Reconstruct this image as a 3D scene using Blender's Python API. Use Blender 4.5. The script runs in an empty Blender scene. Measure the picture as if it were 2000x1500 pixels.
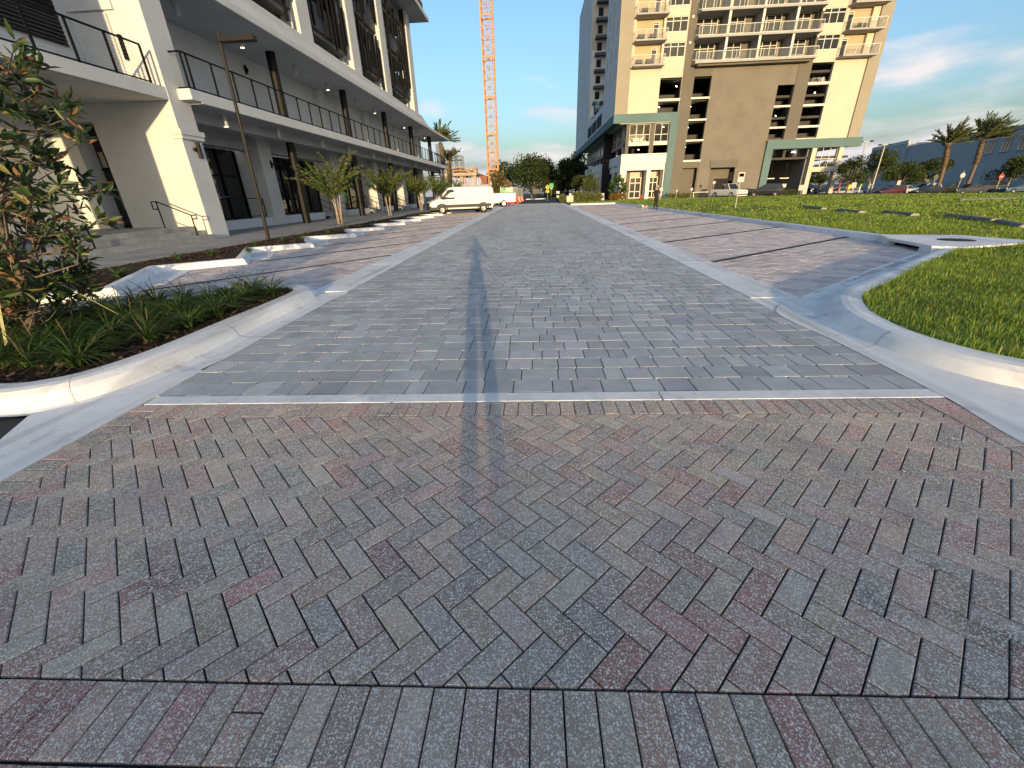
import bpy, math, random
import numpy as np
from mathutils import Vector, Matrix
R = math.radians
rnd = random.Random(7)
SC = bpy.context.scene
COL = SC.collection

# ------------------------------------------------------------------ camera
CAM_H = 1.46
PITCH, YAW, ROLL = math.atan(372 / 805), R(3.66), R(1.8)
_f = Vector((-math.sin(YAW) * math.cos(PITCH), math.cos(YAW) * math.cos(PITCH), -math.sin(PITCH)))
_r = Vector((math.cos(YAW), math.sin(YAW), 0))
_u = _r.cross(_f)
_r2 = math.cos(ROLL) * _r - math.sin(ROLL) * _u
_u2 = math.sin(ROLL) * _r + math.cos(ROLL) * _u
cd = bpy.data.cameras.new('camera')
cd.sensor_fit = 'HORIZONTAL'; cd.sensor_width = 36; cd.lens = 805 / 2000 * 36
cd.clip_start = 0.01; cd.clip_end = 3000
cam = bpy.data.objects.new('camera', cd); COL.objects.link(cam)
m3 = Matrix((_r2, _u2, -_f)).transposed()
cam.matrix_world = Matrix.Translation((0, 0, CAM_H)) @ m3.to_4x4()
SC.camera = cam

def px(p):  # point -> pixel of a 2000x1500 frame (used only to rank pieces by size)
    d = Vector(p) - Vector((0, 0, CAM_H)); z = d.dot(_f)
    if z < .05: return None
    return (1000 + 805 * d.dot(_r2) / z, 750 - 805 * d.dot(_u2) / z)

# ------------------------------------------------------------------ sky, sun, exposure
SUN_EL, SUN_AZ = R(5.9), R(172.2)          # azimuth clockwise from +Y
sdir = Vector((math.sin(SUN_AZ) * math.cos(SUN_EL), math.cos(SUN_AZ) * math.cos(SUN_EL), math.sin(SUN_EL)))
sl = bpy.data.lights.new('sun', 'SUN'); sl.energy = 2.0; sl.angle = R(0.55); sl.color = (1.0, .74, .40)
so = bpy.data.objects.new('sun', sl); COL.objects.link(so)
so.rotation_euler = sdir.to_track_quat('Z', 'Y').to_euler(); so.location = sdir * 200

W = bpy.data.worlds.new('World'); SC.world = W; W.use_nodes = True
wn, wl = W.node_tree.nodes, W.node_tree.links; wn.clear()
def nd(t, **k):
    n = wn.new(t)
    for a, b in k.items(): setattr(n, a, b)
    return n
sky = nd('ShaderNodeTexSky', sky_type='NISHITA', sun_disc=False, sun_elevation=SUN_EL, sun_rotation=SUN_AZ,
         altitude=0, air_density=1.0, dust_density=3.2, ozone_density=2.6)
tc = nd('ShaderNodeTexCoord'); sep = nd('ShaderNodeSeparateXYZ'); wl.new(tc.outputs['Generated'], sep.inputs[0])
def mth(op, a, b=None, c=None):
    n = nd('ShaderNodeMath', operation=op)
    for i, v in enumerate((a, b, c)):
        if v is None: continue
        if isinstance(v, (int, float)): n.inputs[i].default_value = v
        else: wl.new(v, n.inputs[i])
    return n.outputs[0]
# clouds: wispy noise over azimuth and height, drawn out sideways
az = mth('ARCTAN2', sep.outputs[0], sep.outputs[1]); el = mth('ARCSINE', mth('MAXIMUM', mth('MINIMUM', sep.outputs[2], 1.0), -1.0))
cmb = nd('ShaderNodeCombineXYZ'); wl.new(mth('MULTIPLY', az, 2.6), cmb.inputs[0]); wl.new(mth('MULTIPLY', el, 9.0), cmb.inputs[1])
mp = nd('ShaderNodeMapping'); wl.new(cmb.outputs[0], mp.inputs[0])
mp.inputs['Rotation'].default_value = (0, 0, R(-14)); mp.inputs['Location'].default_value = (2.3, .4, 0)
n1 = nd('ShaderNodeTexNoise'); n1.inputs['Scale'].default_value = 1.7; n1.inputs['Detail'].default_value = 9; n1.inputs['Roughness'].default_value = .55; n1.inputs['Distortion'].default_value = .35
wl.new(mp.outputs[0], n1.inputs['Vector'])
n2 = nd('ShaderNodeTexNoise'); n2.inputs['Scale'].default_value = 3.4; n2.inputs['Detail'].default_value = 6
wl.new(mp.outputs[0], n2.inputs['Vector'])
cov = mth('MULTIPLY_ADD', n2.outputs[0], .25, n1.outputs[0])
# cover thins out with height, and reaches higher on the right of the road
lim = mth('ADD', .17, mth('MULTIPLY', mth('MAXIMUM', mth('SUBTRACT', az, .25), 0.0), .30))
low = mth('SUBTRACT', 1.0, mth('DIVIDE', mth('ABSOLUTE', mth('SUBTRACT', el, .03)), lim))
cov = mth('ADD', cov, mth('MULTIPLY', mth('MAXIMUM', low, -1.0), .30))
rmp = nd('ShaderNodeValToRGB'); wl.new(cov, rmp.inputs[0])
rmp.color_ramp.elements[0].position = .73; rmp.color_ramp.elements[0].color = (0, 0, 0, 1)
rmp.color_ramp.elements[1].position = 1.0; rmp.color_ramp.elements[1].color = (.9, .9, .9, 1)
ccol = nd('ShaderNodeValToRGB'); wl.new(n2.outputs[0], ccol.inputs[0])
ccol.color_ramp.elements[0].position = .36; ccol.color_ramp.elements[0].color = (1.5, 1.65, 1.95, 1)
ccol.color_ramp.elements[1].position = .64; ccol.color_ramp.elements[1].color = (2.35, 2.15, 2.15, 1)
mixc = nd('ShaderNodeMixRGB'); wl.new(rmp.outputs[0], mixc.inputs[0])
wl.new(sky.outputs[0], mixc.inputs[1]); wl.new(ccol.outputs[0], mixc.inputs[2])
bg = nd('ShaderNodeBackground'); bg.inputs[1].default_value = .15
wl.new(mixc.outputs[0], bg.inputs[0])
wo = nd('ShaderNodeOutputWorld'); wl.new(bg.outputs[0], wo.inputs[0])
vs = SC.view_settings
vs.view_transform = 'Standard'; vs.look = 'None'; vs.gamma = 1; vs.use_curve_mapping = False; vs.exposure = 1.47
SC.cycles.use_denoising = True
SC.cycles.max_bounces = 6; SC.cycles.diffuse_bounces = 3; SC.cycles.glossy_bounces = 3; SC.cycles.transparent_max_bounces = 8
SC.cycles.caustics_reflective = False; SC.cycles.caustics_refractive = False

# ------------------------------------------------------------------ materials
MATS = {}
def mat(name, col, rough=.8, var=.12, scale=3., bump=0., bscale=40., spec=.3, metal=0., col2=None, tint=False, speck=None, objc=False, transl=0., emit=None, detail=4, hue=None, stain=None, tracks=None, spots=None, grains=None):
    m = bpy.data.materials.new(name); m.use_nodes = True
    nt = m.node_tree; N, L = nt.nodes, nt.links
    b = N['Principled BSDF']; out = N['Material Output']
    b.inputs['Roughness'].default_value = rough; b.inputs['Metallic'].default_value = metal
    b.inputs['Specular IOR Level'].default_value = spec
    if objc:
        t = N.new('ShaderNodeTexCoord'); P = t.outputs['Object']
    else:
        t = N.new('ShaderNodeNewGeometry'); P = t.outputs['Position']
    def noise(sc, de=4, ro=.55):
        n = N.new('ShaderNodeTexNoise'); n.inputs['Scale'].default_value = sc; n.inputs['Detail'].default_value = de
        n.inputs['Roughness'].default_value = ro; L.new(P, n.inputs['Vector']); return n.outputs[0]
    def mix(fac, a, c, mode='MIX'):
        n = N.new('ShaderNodeMixRGB'); n.blend_type = mode
        if isinstance(fac, (int, float)): n.inputs[0].default_value = fac
        else: L.new(fac, n.inputs[0])
        for i, v in ((1, a), (2, c)):
            if isinstance(v, (tuple, list)): n.inputs[i].default_value = (*v[:3], 1)
            else: L.new(v, n.inputs[i])
        return n.outputs[0]
    def rng(v, a, c, d=0., e=1.):
        n = N.new('ShaderNodeMapRange'); L.new(v, n.inputs[0])
        for i, x in enumerate((a, c, d, e)): n.inputs[i + 1].default_value = x
        return n.outputs[0]
    c = tuple(col)
    if tint:
        at = N.new('ShaderNodeVertexColor'); at.layer_name = 'tint'
        base = mix(1.0, at.outputs[0], c, 'MULTIPLY')
    else:
        base = c
    hi = tuple(min(1, x * (1 + var)) for x in c); lo = tuple(x * (1 - var) for x in c)
    if tint:
        g = rng(noise(scale, detail), .3, .7, 1 - var, 1 + var)
        cc = N.new('ShaderNodeCombineColor'); [L.new(g, cc.inputs[i]) for i in range(3)]
        base = mix(1.0, base, cc.outputs[0], 'MULTIPLY')
    elif var > 0 or col2:
        base = mix(rng(noise(scale, detail), .32, .68), lo if not col2 else c, hi if not col2 else tuple(col2))
        if var > 0:
            g = rng(noise(scale * 9, 3), .3, .7, 1 - var * .5, 1 + var * .5)
            cc = N.new('ShaderNodeCombineColor'); [L.new(g, cc.inputs[i]) for i in range(3)]
            base = mix(1.0, base, cc.outputs[0], 'MULTIPLY')
    if stain:
        s = rng(noise(stain[0], 6, .7), stain[1], stain[2], 0, 1)
        base = mix(s, base, stain[3])
    if tracks:   # wear drawn out along the driving direction: (scale, lo, hi, colour, amount)
        mpn = N.new('ShaderNodeMapping'); L.new(P, mpn.inputs[0]); mpn.inputs['Scale'].default_value = (1, .07, 1)
        tn = N.new('ShaderNodeTexNoise'); tn.inputs['Scale'].default_value = tracks[0]; tn.inputs['Detail'].default_value = 5; L.new(mpn.outputs[0], tn.inputs['Vector'])
        base = mix(rng(tn.outputs[0], tracks[1], tracks[2], 0, tracks[4]), base, tracks[3])
    if spots:    # scattered drips: (cells per metre, radius, colour, amount)
        vn = N.new('ShaderNodeTexVoronoi'); vn.inputs['Scale'].default_value = spots[0]; vn.inputs['Randomness'].default_value = 1; L.new(P, vn.inputs['Vector'])
        base = mix(rng(vn.outputs['Distance'], spots[1] * .4, spots[1], spots[3], 0), base, spots[2])
    for gs_, gr_, gt_, gc_, ga_ in grains or ():   # exposed aggregate: (cells per metre, radius, share left out, colour, amount)
        vn = N.new('ShaderNodeTexVoronoi'); vn.inputs['Scale'].default_value = gs_; L.new(P, vn.inputs['Vector'])
        sp_ = N.new('ShaderNodeSeparateColor'); L.new(vn.outputs['Color'], sp_.inputs[0])
        k1 = rng(vn.outputs['Distance'], gr_ * .75, gr_, ga_, 0); k2 = rng(sp_.outputs[0], gt_, gt_ + .05, 0, 1)
        mm = N.new('ShaderNodeMath'); mm.operation = 'MULTIPLY'; L.new(k1, mm.inputs[0]); L.new(k2, mm.inputs[1])
        base = mix(mm.outputs[0], base, gc_)
    if speck:   # list of (scale, lo, hi, colour, amount)
        for sc_, a, e, cl, am in speck:
            base = mix(rng(noise(sc_, 2, .5), a, e, 0, am), base, cl)
    if isinstance(base, tuple): b.inputs['Base Color'].default_value = (*base, 1)
    else: L.new(base, b.inputs['Base Color'])
    if bump:
        bn = N.new('ShaderNodeBump'); bn.inputs['Strength'].default_value = min(1, bump); bn.inputs['Distance'].default_value = .01
        L.new(noise(bscale, 3), bn.inputs['Height']); L.new(bn.outputs[0], b.inputs['Normal'])
    if transl:
        tr = N.new('ShaderNodeBsdfTranslucent')
        if isinstance(base, tuple): tr.inputs[0].default_value = (*base, 1)
        else: L.new(base, tr.inputs[0])
        ms = N.new('ShaderNodeMixShader'); ms.inputs[0].default_value = transl
        L.new(b.outputs[0], ms.inputs[1]); L.new(tr.outputs[0], ms.inputs[2]); L.new(ms.outputs[0], out.inputs[0])
    if emit:
        b.inputs['Emission Color'].default_value = (*emit[0], 1); b.inputs['Emission Strength'].default_value = emit[1]
    MATS[name] = m
    return m

def glass(name, col, rough=.03, alpha=1.0):
    m = bpy.data.materials.new(name); m.use_nodes = True
    b = m.node_tree.nodes['Principled BSDF']
    b.inputs['Base Color'].default_value = (*col, 1); b.inputs['Roughness'].default_value = rough
    b.inputs['Specular IOR Level'].default_value = .6; b.inputs['Alpha'].default_value = alpha
    MATS[name] = m
    return m

mat('brick', (1, 1, 1), .93, .14, 14, .9, 260, .15, tint=True, stain=(1.4, .56, .74, (.17, .16, .155)), spots=(3.1, .05, (.06, .06, .06), .8),
    grains=[(192, .49, .30, (1.0, .94, .83), .9), (94, .44, .50, (1.0, .95, .85), .97), (260, .4, .7, (.06, .06, .06), .6)],
    speck=[(2.0, .55, .78, (.20, .19, .19), .3)])
mat('grey_paver', (1, 1, 1), .9, .10, 7, .5, 160, .15, tint=True, tracks=(1.3, .50, .72, (.26, .27, .275), .45), spots=(1.9, .045, (.10, .10, .10), .75),
    speck=[(240, .62, .72, (.66, .67, .66), .5), (34, .62, .74, (.52, .53, .53), .35), (1.1, .52, .78, (.28, .295, .31), .35)])
mat('tan_paver', (1, 1, 1), .92, .14, 9, .5, 160, .25, tint=True,
    speck=[(200, .62, .74, (.60, .55, .5), .5), (.8, .52, .75, (.20, .175, .16), .35)])
mat('joint_sand', (.035, .035, .038), .95, .3, 30, .5, 300)
mat('concrete', (.86, .855, .83), .85, .08, 1.2, .35, 220, .3, stain=(1.9, .57, .76, (.42, .41, .385)), tracks=(4., .54, .72, (.46, .45, .43), .7), speck=[(300, .62, .72, (.75, .74, .72), .35)])
mat('concrete_band', (.84, .84, .82), .88, .12, 3, .6, 180, .3, stain=(5, .55, .80, (.48, .48, .465)), speck=[(260, .60, .72, (.74, .74, .72), .5)])
mat('walk', (.36, .36, .345), .85, .16, 2.5, .4, 120, stain=(.6, .5, .75, (.22, .21, .20)))
mat('asphalt', (.055, .055, .058), .9, .25, 6, .7, 150)
mat('scar', (.035, .035, .037), .9, .3, 12)
mat('soil', (.045, .038, .020), .95, .3, 20, .8, 60)
mat('mulch', (.040, .024, .017), .95, .45, 25, 1., 70)
mat('chip', (1, 1, 1), .95, .2, 30, 0, tint=True)
mat('lawn', (.13, .18, .035), .95, .3, 2.0, .8, 40, .1)
mat('blade', (1, 1, 1), .55, .1, 1, 0, .3, .25, tint=True, transl=.35)
mat('leaf', (1, 1, 1), .42, .1, 3, 0, spec=.4, tint=True, transl=.22)
mat('dull_leaf', (1, 1, 1), .7, .1, 3, 0, spec=.2, tint=True, transl=.2)
mat('bark', (.16, .125, .095), .9, .3, 9, .8, 50)
mat('pale_bark', (.33, .27, .21), .85, .3, 8, .5, 40)
mat('palm_bark', (.17, .12, .08), .95, .4, 14, 1., 30)

# ------------------------------------------------------------------ mesh helpers
class MB:
    def __init__(s): s.v = []; s.f = []; s.t = []; s.cur = None
    def add(s, vs, fs):
        o = len(s.v); s.v.extend(vs); s.f.extend([tuple(i + o for i in f) for f in fs])
        if s.cur is not None: s.t.extend([s.cur] * len(vs))
        return s
    def box(s, x0, x1, y0, y1, z0, z1):
        if x0 > x1: x0, x1 = x1, x0
        if y0 > y1: y0, y1 = y1, y0
        if z0 > z1: z0, z1 = z1, z0
        return s.add([(x0, y0, z0), (x1, y0, z0), (x1, y1, z0), (x0, y1, z0), (x0, y0, z1), (x1, y0, z1), (x1, y1, z1), (x0, y1, z1)],
                     [(0, 3, 2, 1), (4, 5, 6, 7), (0, 1, 5, 4), (1, 2, 6, 5), (2, 3, 7, 6), (3, 0, 4, 7)])
    def cbox(s, c, d, rz=0., ch=0.):   # centred box, optional rotation about z
        x, y, z = d[0] / 2, d[1] / 2, d[2] / 2
        ca, sa = math.cos(rz), math.sin(rz)
        P = [(-x, -y, -z), (x, -y, -z), (x, y, -z), (-x, y, -z), (-x, -y, z), (x, -y, z), (x, y, z), (-x, y, z)]
        return s.add([(c[0] + p[0] * ca - p[1] * sa, c[1] + p[0] * sa + p[1] * ca, c[2] + p[2]) for p in P],
                     [(0, 3, 2, 1), (4, 5, 6, 7), (0, 1, 5, 4), (1, 2, 6, 5), (2, 3, 7, 6), (3, 0, 4, 7)])
    def quad(s, *p): return s.add(list(p), [tuple(range(len(p)))])
    def prism(s, poly, z0, z1):
        n = len(poly)
        a = sum(poly[i][0] * poly[(i + 1) % n][1] - poly[(i + 1) % n][0] * poly[i][1] for i in range(n))
        if a < 0: poly = poly[::-1]
        v = [(p[0], p[1], z0) for p in poly] + [(p[0], p[1], z1) for p in poly]
        return s.add(v, [tuple(range(n - 1, -1, -1)), tuple(range(n, 2 * n))] + [(i, (i + 1) % n, (i + 1) % n + n, i + n) for i in range(n)])
    def profile_y(s, prof, y0, y1):   # (x,z) outline swept along y
        n = len(prof)
        v = [(p[0], y0, p[1]) for p in prof] + [(p[0], y1, p[1]) for p in prof]
        return s.add(v, [tuple(range(n)), tuple(range(2 * n - 1, n - 1, -1))] + [(i, i + n, (i + 1) % n + n, (i + 1) % n) for i in range(n)])
    def profile_x(s, prof, x0, x1):   # (y,z) outline swept along x
        n = len(prof)
        v = [(x0, p[0], p[1]) for p in prof] + [(x1, p[0], p[1]) for p in prof]
        return s.add(v, [tuple(range(n)), tuple(range(2 * n - 1, n - 1, -1))] + [(i, i + n, (i + 1) % n + n, (i + 1) % n) for i in range(n)])
    def tube(s, pts, rad, n=8, cap=True):
        pts = [Vector(p) for p in pts]
        if isinstance(rad, (int, float)): rad = [rad] * len(pts)
        vs = []; prev = None
        for i, p in enumerate(pts):
            d = (pts[min(i + 1, len(pts) - 1)] - pts[max(i - 1, 0)])
            if d.length < 1e-9: d = Vector((0, 0, 1))
            d.normalize()
            if prev is None:
                a = d.orthogonal().normalized() if abs(d.z) < .999 else Vector((1, 0, 0))
            else:
                a = (prev - d * prev.dot(d));
                a = a.normalized() if a.length > 1e-6 else d.orthogonal().normalized()
            prev = a; b = d.cross(a)
            for k in range(n):
                t = 2 * math.pi * k / n
                vs.append(tuple(p + (a * math.cos(t) + b * math.sin(t)) * rad[i]))
        fs = []
        for i in range(len(pts) - 1):
            for k in range(n):
                fs.append((i * n + k, i * n + (k + 1) % n, (i + 1) * n + (k + 1) % n, (i + 1) * n + k))
        if cap:
            fs.append(tuple(range(n - 1, -1, -1))); fs.append(tuple((len(pts) - 1) * n + k for k in range(n)))
        return s.add(vs, fs)
    def bar(s, a, b, w, h=None):   # rectangular bar between two points
        h = h or w
        a, b = Vector(a), Vector(b); d = (b - a).normalized()
        up = Vector((0, 0, 1)) if abs(d.z) < .95 else Vector((0, 1, 0))
        x = d.cross(up).normalized() * (w / 2); y = x.cross(d).normalized() * (h / 2)
        vs = [tuple(p + i * x + j * y) for p in (a, b) for i, j in ((-1, -1), (1, -1), (1, 1), (-1, 1))]
        return s.add(vs, [(0, 1, 2, 3), (7, 6, 5, 4), (0, 4, 5, 1), (1, 5, 6, 2), (2, 6, 7, 3), (3, 7, 4, 0)])
    def lathe(s, c, prof, n=24, axis='z'):   # prof (radius, height)
        vs = []
        for r, h in prof:
            for k in range(n):
                t = 2 * math.pi * k / n
                q = (r * math.cos(t), r * math.sin(t), h)
                if axis == 'y': q = (q[0], q[2], q[1])
                if axis == 'x': q = (q[2], q[0], q[1])
                vs.append((c[0] + q[0], c[1] + q[1], c[2] + q[2]))
        fs = [(i * n + k, i * n + (k + 1) % n, (i + 1) * n + (k + 1) % n, (i + 1) * n + k) for i in range(len(prof) - 1) for k in range(n)]
        return s.add(vs, fs)
    def paver(s, poly, zt, ch=.004, dep=.02, wob=0.):
        n = len(poly); cx = sum(p[0] for p in poly) / n; cy = sum(p[1] for p in poly) / n
        ins = inset(poly, ch)
        tx, ty = rnd.uniform(-wob, wob), rnd.uniform(-wob, wob)
        dz = lambda p: (p[0] - cx) * tx + (p[1] - cy) * ty
        v = [(p[0], p[1], zt - dep) for p in poly] + [(p[0], p[1], zt - ch * .9 + dz(p)) for p in poly] + [(p[0], p[1], zt + dz(p)) for p in ins]
        f = [tuple(range(2 * n, 3 * n))]
        for i in range(n):
            j = (i + 1) % n
            f += [(i, j, n + j, n + i), (n + i, n + j, 2 * n + j, 2 * n + i)]
        return s.add(v, f)
    def build(s, name, m=None, parent=None, smooth=False):
        me = bpy.data.meshes.new(name); me.from_pydata(s.v, [], s.f)
        if s.t and len(s.t) == len(s.v):
            a = me.color_attributes.new('tint', 'FLOAT_COLOR', 'POINT')
            arr = np.ones((len(s.v), 4), dtype=np.float32); arr[:, :3] = np.array(s.t, dtype=np.float32)[:, :3]
            a.data.foreach_set('color', arr.ravel())
        if smooth: me.shade_smooth()
        me.update()
        return link(name, me, m, parent)

WORLD = set()
def link(name, me, m, parent=None):
    o = bpy.data.objects.new(name, me); COL.objects.link(o)
    if m is not None: me.materials.append(MATS[m] if isinstance(m, str) else m)
    if parent is not None:
        o.parent = parent
        if parent in WORLD: o.matrix_parent_inverse = Matrix.Translation(-Vector(parent.location))
    return o
def nparr(name, V, F, m, parent=None, tint=None, smooth=False):   # big meshes straight from arrays (all faces the same size)
    me = bpy.data.meshes.new(name); k = F.shape[1]
    me.vertices.add(len(V)); me.vertices.foreach_set('co', V.astype(np.float32).ravel())
    me.loops.add(F.size); me.loops.foreach_set('vertex_index', F.astype(np.int32).ravel())
    me.polygons.add(len(F)); me.polygons.foreach_set('loop_start', (np.arange(len(F)) * k).astype(np.int32))
    me.update(calc_edges=True); me.validate()
    if tint is not None:
        a = me.color_attributes.new('tint', 'FLOAT_COLOR', 'POINT')
        arr = np.ones((len(V), 4), dtype=np.float32); arr[:, :3] = tint; a.data.foreach_set('color', arr.ravel())
    if smooth: me.shade_smooth()
    return link(name, me, m, parent)
def tag(o, label=None, cat=None, group=None, kind=None):
    if label: o['label'] = label
    if cat: o['category'] = cat
    if group: o['group'] = group
    if kind: o['kind'] = kind
    return o
def thing(name, label, cat, loc=(0, 0, 0), rz=0., group=None, world=False):
    o = bpy.data.objects.new(name, None); COL.objects.link(o); o.empty_display_size = .2
    o.location = loc; o.rotation_euler = (0, 0, rz)
    if world: WORLD.add(o)
    return tag(o, label, cat, group)
def copy_tree(o, parent=None):
    c = o.copy(); COL.objects.link(c); c.parent = parent
    for ch in list(o.children): copy_tree(ch, c)
    return c
def struct(o): o['kind'] = 'structure'; return o
def stuff(o): o['kind'] = 'stuff'; return o

def inset(poly, d):
    n = len(poly); out = []
    a = sum(poly[i][0] * poly[(i + 1) % n][1] - poly[(i + 1) % n][0] * poly[i][1] for i in range(n))
    sg = 1 if a > 0 else -1
    for i in range(n):
        p0, p1, p2 = poly[i - 1], poly[i], poly[(i + 1) % n]
        e1 = (p1[0] - p0[0], p1[1] - p0[1]); e2 = (p2[0] - p1[0], p2[1] - p1[1])
        l1 = math.hypot(*e1) or 1e-9; l2 = math.hypot(*e2) or 1e-9
        n1 = (-e1[1] / l1 * sg, e1[0] / l1 * sg); n2 = (-e2[1] / l2 * sg, e2[0] / l2 * sg)
        k = 1 + n1[0] * n2[0] + n1[1] * n2[1]
        k = max(k, .4)
        out.append((p1[0] + d * (n1[0] + n2[0]) / k, p1[1] + d * (n1[1] + n2[1]) / k))
    return out
def area(poly):
    n = len(poly)
    return sum(poly[i][0] * poly[(i + 1) % n][1] - poly[(i + 1) % n][0] * poly[i][1] for i in range(n)) / 2
def clip(poly, a, b, c):   # keep a*x+b*y<=c
    out = []
    for i in range(len(poly)):
        p, q = poly[i], poly[(i + 1) % len(poly)]
        dp, dq = a * p[0] + b * p[1] - c, a * q[0] + b * q[1] - c
        if dp <= 0: out.append(p)
        if dp * dq < 0:
            t = dp / (dp - dq); out.append((p[0] + t * (q[0] - p[0]), p[1] + t * (q[1] - p[1])))
    return out
def clipc(poly, cl):   # clip by a convex counter-clockwise outline
    for i in range(len(cl)):
        p, q = cl[i], cl[(i + 1) % len(cl)]
        a, b = q[1] - p[1], p[0] - q[0]
        poly = clip(poly, a, b, a * p[0] + b * p[1])
        if len(poly) < 3: return []
    out = []
    for p in poly:
        if not out or math.hypot(p[0] - out[-1][0], p[1] - out[-1][1]) > 1e-4: out.append(p)
    if len(out) > 2 and math.hypot(out[0][0] - out[-1][0], out[0][1] - out[-1][1]) < 1e-4: out.pop()
    return out if len(out) > 2 else []
def crom(pts, n=8):   # smooth curve through points
    P = [pts[0]] + list(pts) + [pts[-1]]; out = []
    for i in range(1, len(P) - 2):
        a, b, c, d = (np.array(P[i + k], float) for k in (-1, 0, 1, 2))
        for k in range(n):
            t = k / n
            out.append(tuple(.5 * ((2 * b) + (-a + c) * t + (2 * a - 5 * b + 4 * c - d) * t * t + (-a + 3 * b - 3 * c + d) * t ** 3)))
    out.append(tuple(P[-2]))
    return out
# ------------------------------------------------------------------ ground and paving
LOT = -.72   # level of the sunken car park at right
ground = MB().quad((-900, -600, LOT), (900, -600, LOT), (900, 1500, LOT), (-900, 1500, LOT)).build('ground', 'asphalt'); struct(ground)
# platform the street, the buildings and the lawn stand on
PLAT = [(-160, -40), (58, -40), (56, 20), (52.5, 48), (50, 53), (46, 59), (40, 64.5), (52, 66), (52, 160), (-160, 160)]
terr = MB().prism(PLAT, LOT + .01, -.052).build('terrain', 'asphalt'); struct(terr)

XL = lambda y: -3.18 - .0115 * min(max(y, 0), 45)
XR = lambda y: 3.02 + .0100 * min(max(y, 0), 45)

def lay(owner, pieces, material, limit, partname, fieldname, zt=0., ch=.004, dep=.02, wob=.0, dz=.0015):
    """pieces = (outline, tint): the ones that show largest become objects, the rest one field"""
    sc = []
    for i, (p, t) in enumerate(pieces):
        q = [px((x, y, zt)) for x, y in p]
        if any(k is None for k in q): continue
        cx = sum(k[0] for k in q) / len(q); cy = sum(k[1] for k in q) / len(q)
        if -40 < cx < 2040 and -40 < cy < 1540: sc.append((abs(area(q)), i))
    big = {i for _, i in sorted(sc, reverse=True)[:limit]}
    rest = MB()
    for i, (p, t) in enumerate(pieces):
        z = zt + rnd.gauss(0, dz)
        if i in big:
            m = MB(); m.cur = t; m.paver(p, z, ch, dep, wob); m.build(partname, material, owner)
        else:
            rest.cur = t; rest.paver(p, z, ch, dep, wob)
    if rest.f: stuff(rest.build(fieldname, material, owner))

def jit(c, a, b=.0):
    k = 1 + rnd.uniform(-a, a)
    return tuple(max(.01, x * k * (1 + rnd.uniform(-b, b))) for x in c)

# --- raised crossing in 45 degree herringbone brick with soldier borders
crossing = MB().box(-3.3, 3.12, -.6, 2.9, -.05, -.013).build('brick_crossing', 'joint_sand'); struct(crossing)
W_ = .1045; J = .0030
brick_cols = [((.215, .192, .185), 5), ((.235, .180, .176), 3.2), ((.195, .188, .19), 4), ((.235, .212, .195), 3), ((.215, .142, .142), 1.3), ((.245, .23, .222), 2)]
def brick_tint(red=0.):
    ws = [w * (1 + (red if i in (1, 4) else 0)) for i, (c, w) in enumerate(brick_cols)]
    return jit(tuple(k_ * v for k_, v in zip((2.58, 2.18, 1.84), rnd.choices([c for c, _ in brick_cols], ws)[0])), .14, .05)
pieces = []
y_a, y_b = .805, 2.615
field = [(-2.965, y_a), (2.80, y_a), (2.80, y_b), (-2.965, y_b)]
for i in range(-60, 60):
    for j in range(-60, 60):
        k = (i - j) % 4
        if k == 0: q = [(i, j), (i + 2, j), (i + 2, j + 1), (i, j + 1)]
        elif k == 3: q = [(i, j), (i + 1, j), (i + 1, j + 2), (i, j + 2)]
        else: continue
        c45 = math.sqrt(.5)
        P = [((a + b) * W_ * c45 + .10, (b - a) * W_ * c45 + 1.659) for a, b in q]
        cx = sum(p[0] for p in P) / 4; cy = sum(p[1] for p in P) / 4
        if not (-3.4 < cx < 3.3 and .6 < cy < 2.9): continue
        P = clipc(inset(P, J), inset(field, .001))
        if len(P) >= 3 and abs(area(P)) > .0006: pieces.append((P, brick_tint()))
def soldier(x0, x1, y0, y1, along='x', red=1.):
    a0, a1 = (x0, x1) if along == 'x' else (y0, y1)
    n = round((a1 - a0) / W_); w = (a1 - a0) / n
    for k in range(n):
        s0, s1 = a0 + k * w + J, a0 + (k + 1) * w - J
        P = [(s0, y0 + J), (s1, y0 + J), (s1, y1 - J), (s0, y1 - J)] if along == 'x' else [(x0 + J, s0), (x1 - J, s0), (x1 - J, s1), (x0 + J, s1)]
        if rnd.random() < .06:   # a few bricks are laid as two halves
            if along == 'x':
                ym = y0 + (y1 - y0) * rnd.uniform(.45, .62)
                pieces.append(([P[0], P[1], (s1, ym - J), (s0, ym - J)], brick_tint(red)))
                P = [(s0, ym + J), (s1, ym + J), P[2], P[3]]
        pieces.append((P, brick_tint(red)))
soldier(-3.17, 3.02, .578, .80)
soldier(-3.17, 3.02, .365, .573)
soldier(-3.17, 3.02, .155, .36)
soldier(-2.965, 2.80, 2.62, 2.828)
soldier(-3.17, -2.97, .80, 2.828, 'y')
soldier(2.805, 3.02, .80, 2.828, 'y')
pieces = [([(x, y + .016 * x) for x, y in P], t) for P, t in pieces]
lay(crossing, pieces, 'brick', 300, 'brick', 'brick_field', zt=0., ch=.0035, dep=.014, wob=.004, dz=.0006)

# --- flush concrete band between brick and grey pavers
band = MB().box(-3.3, 3.12, 2.775, 3.05, -.05, -.022).build('concrete_band', 'joint_sand'); struct(band)
for a, b in ((-3.16, -1.135), (-1.128, .962), (.972, 3.03)):
    MB().paver([(a, 2.838 + .016 * a), (b, 2.838 + .016 * b), (b + rnd.uniform(-.01, .01), 2.986 + .016 * b), (a, 2.986 + .016 * a)], .002, .006, .03).build('slab', 'concrete_band', band)

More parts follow.
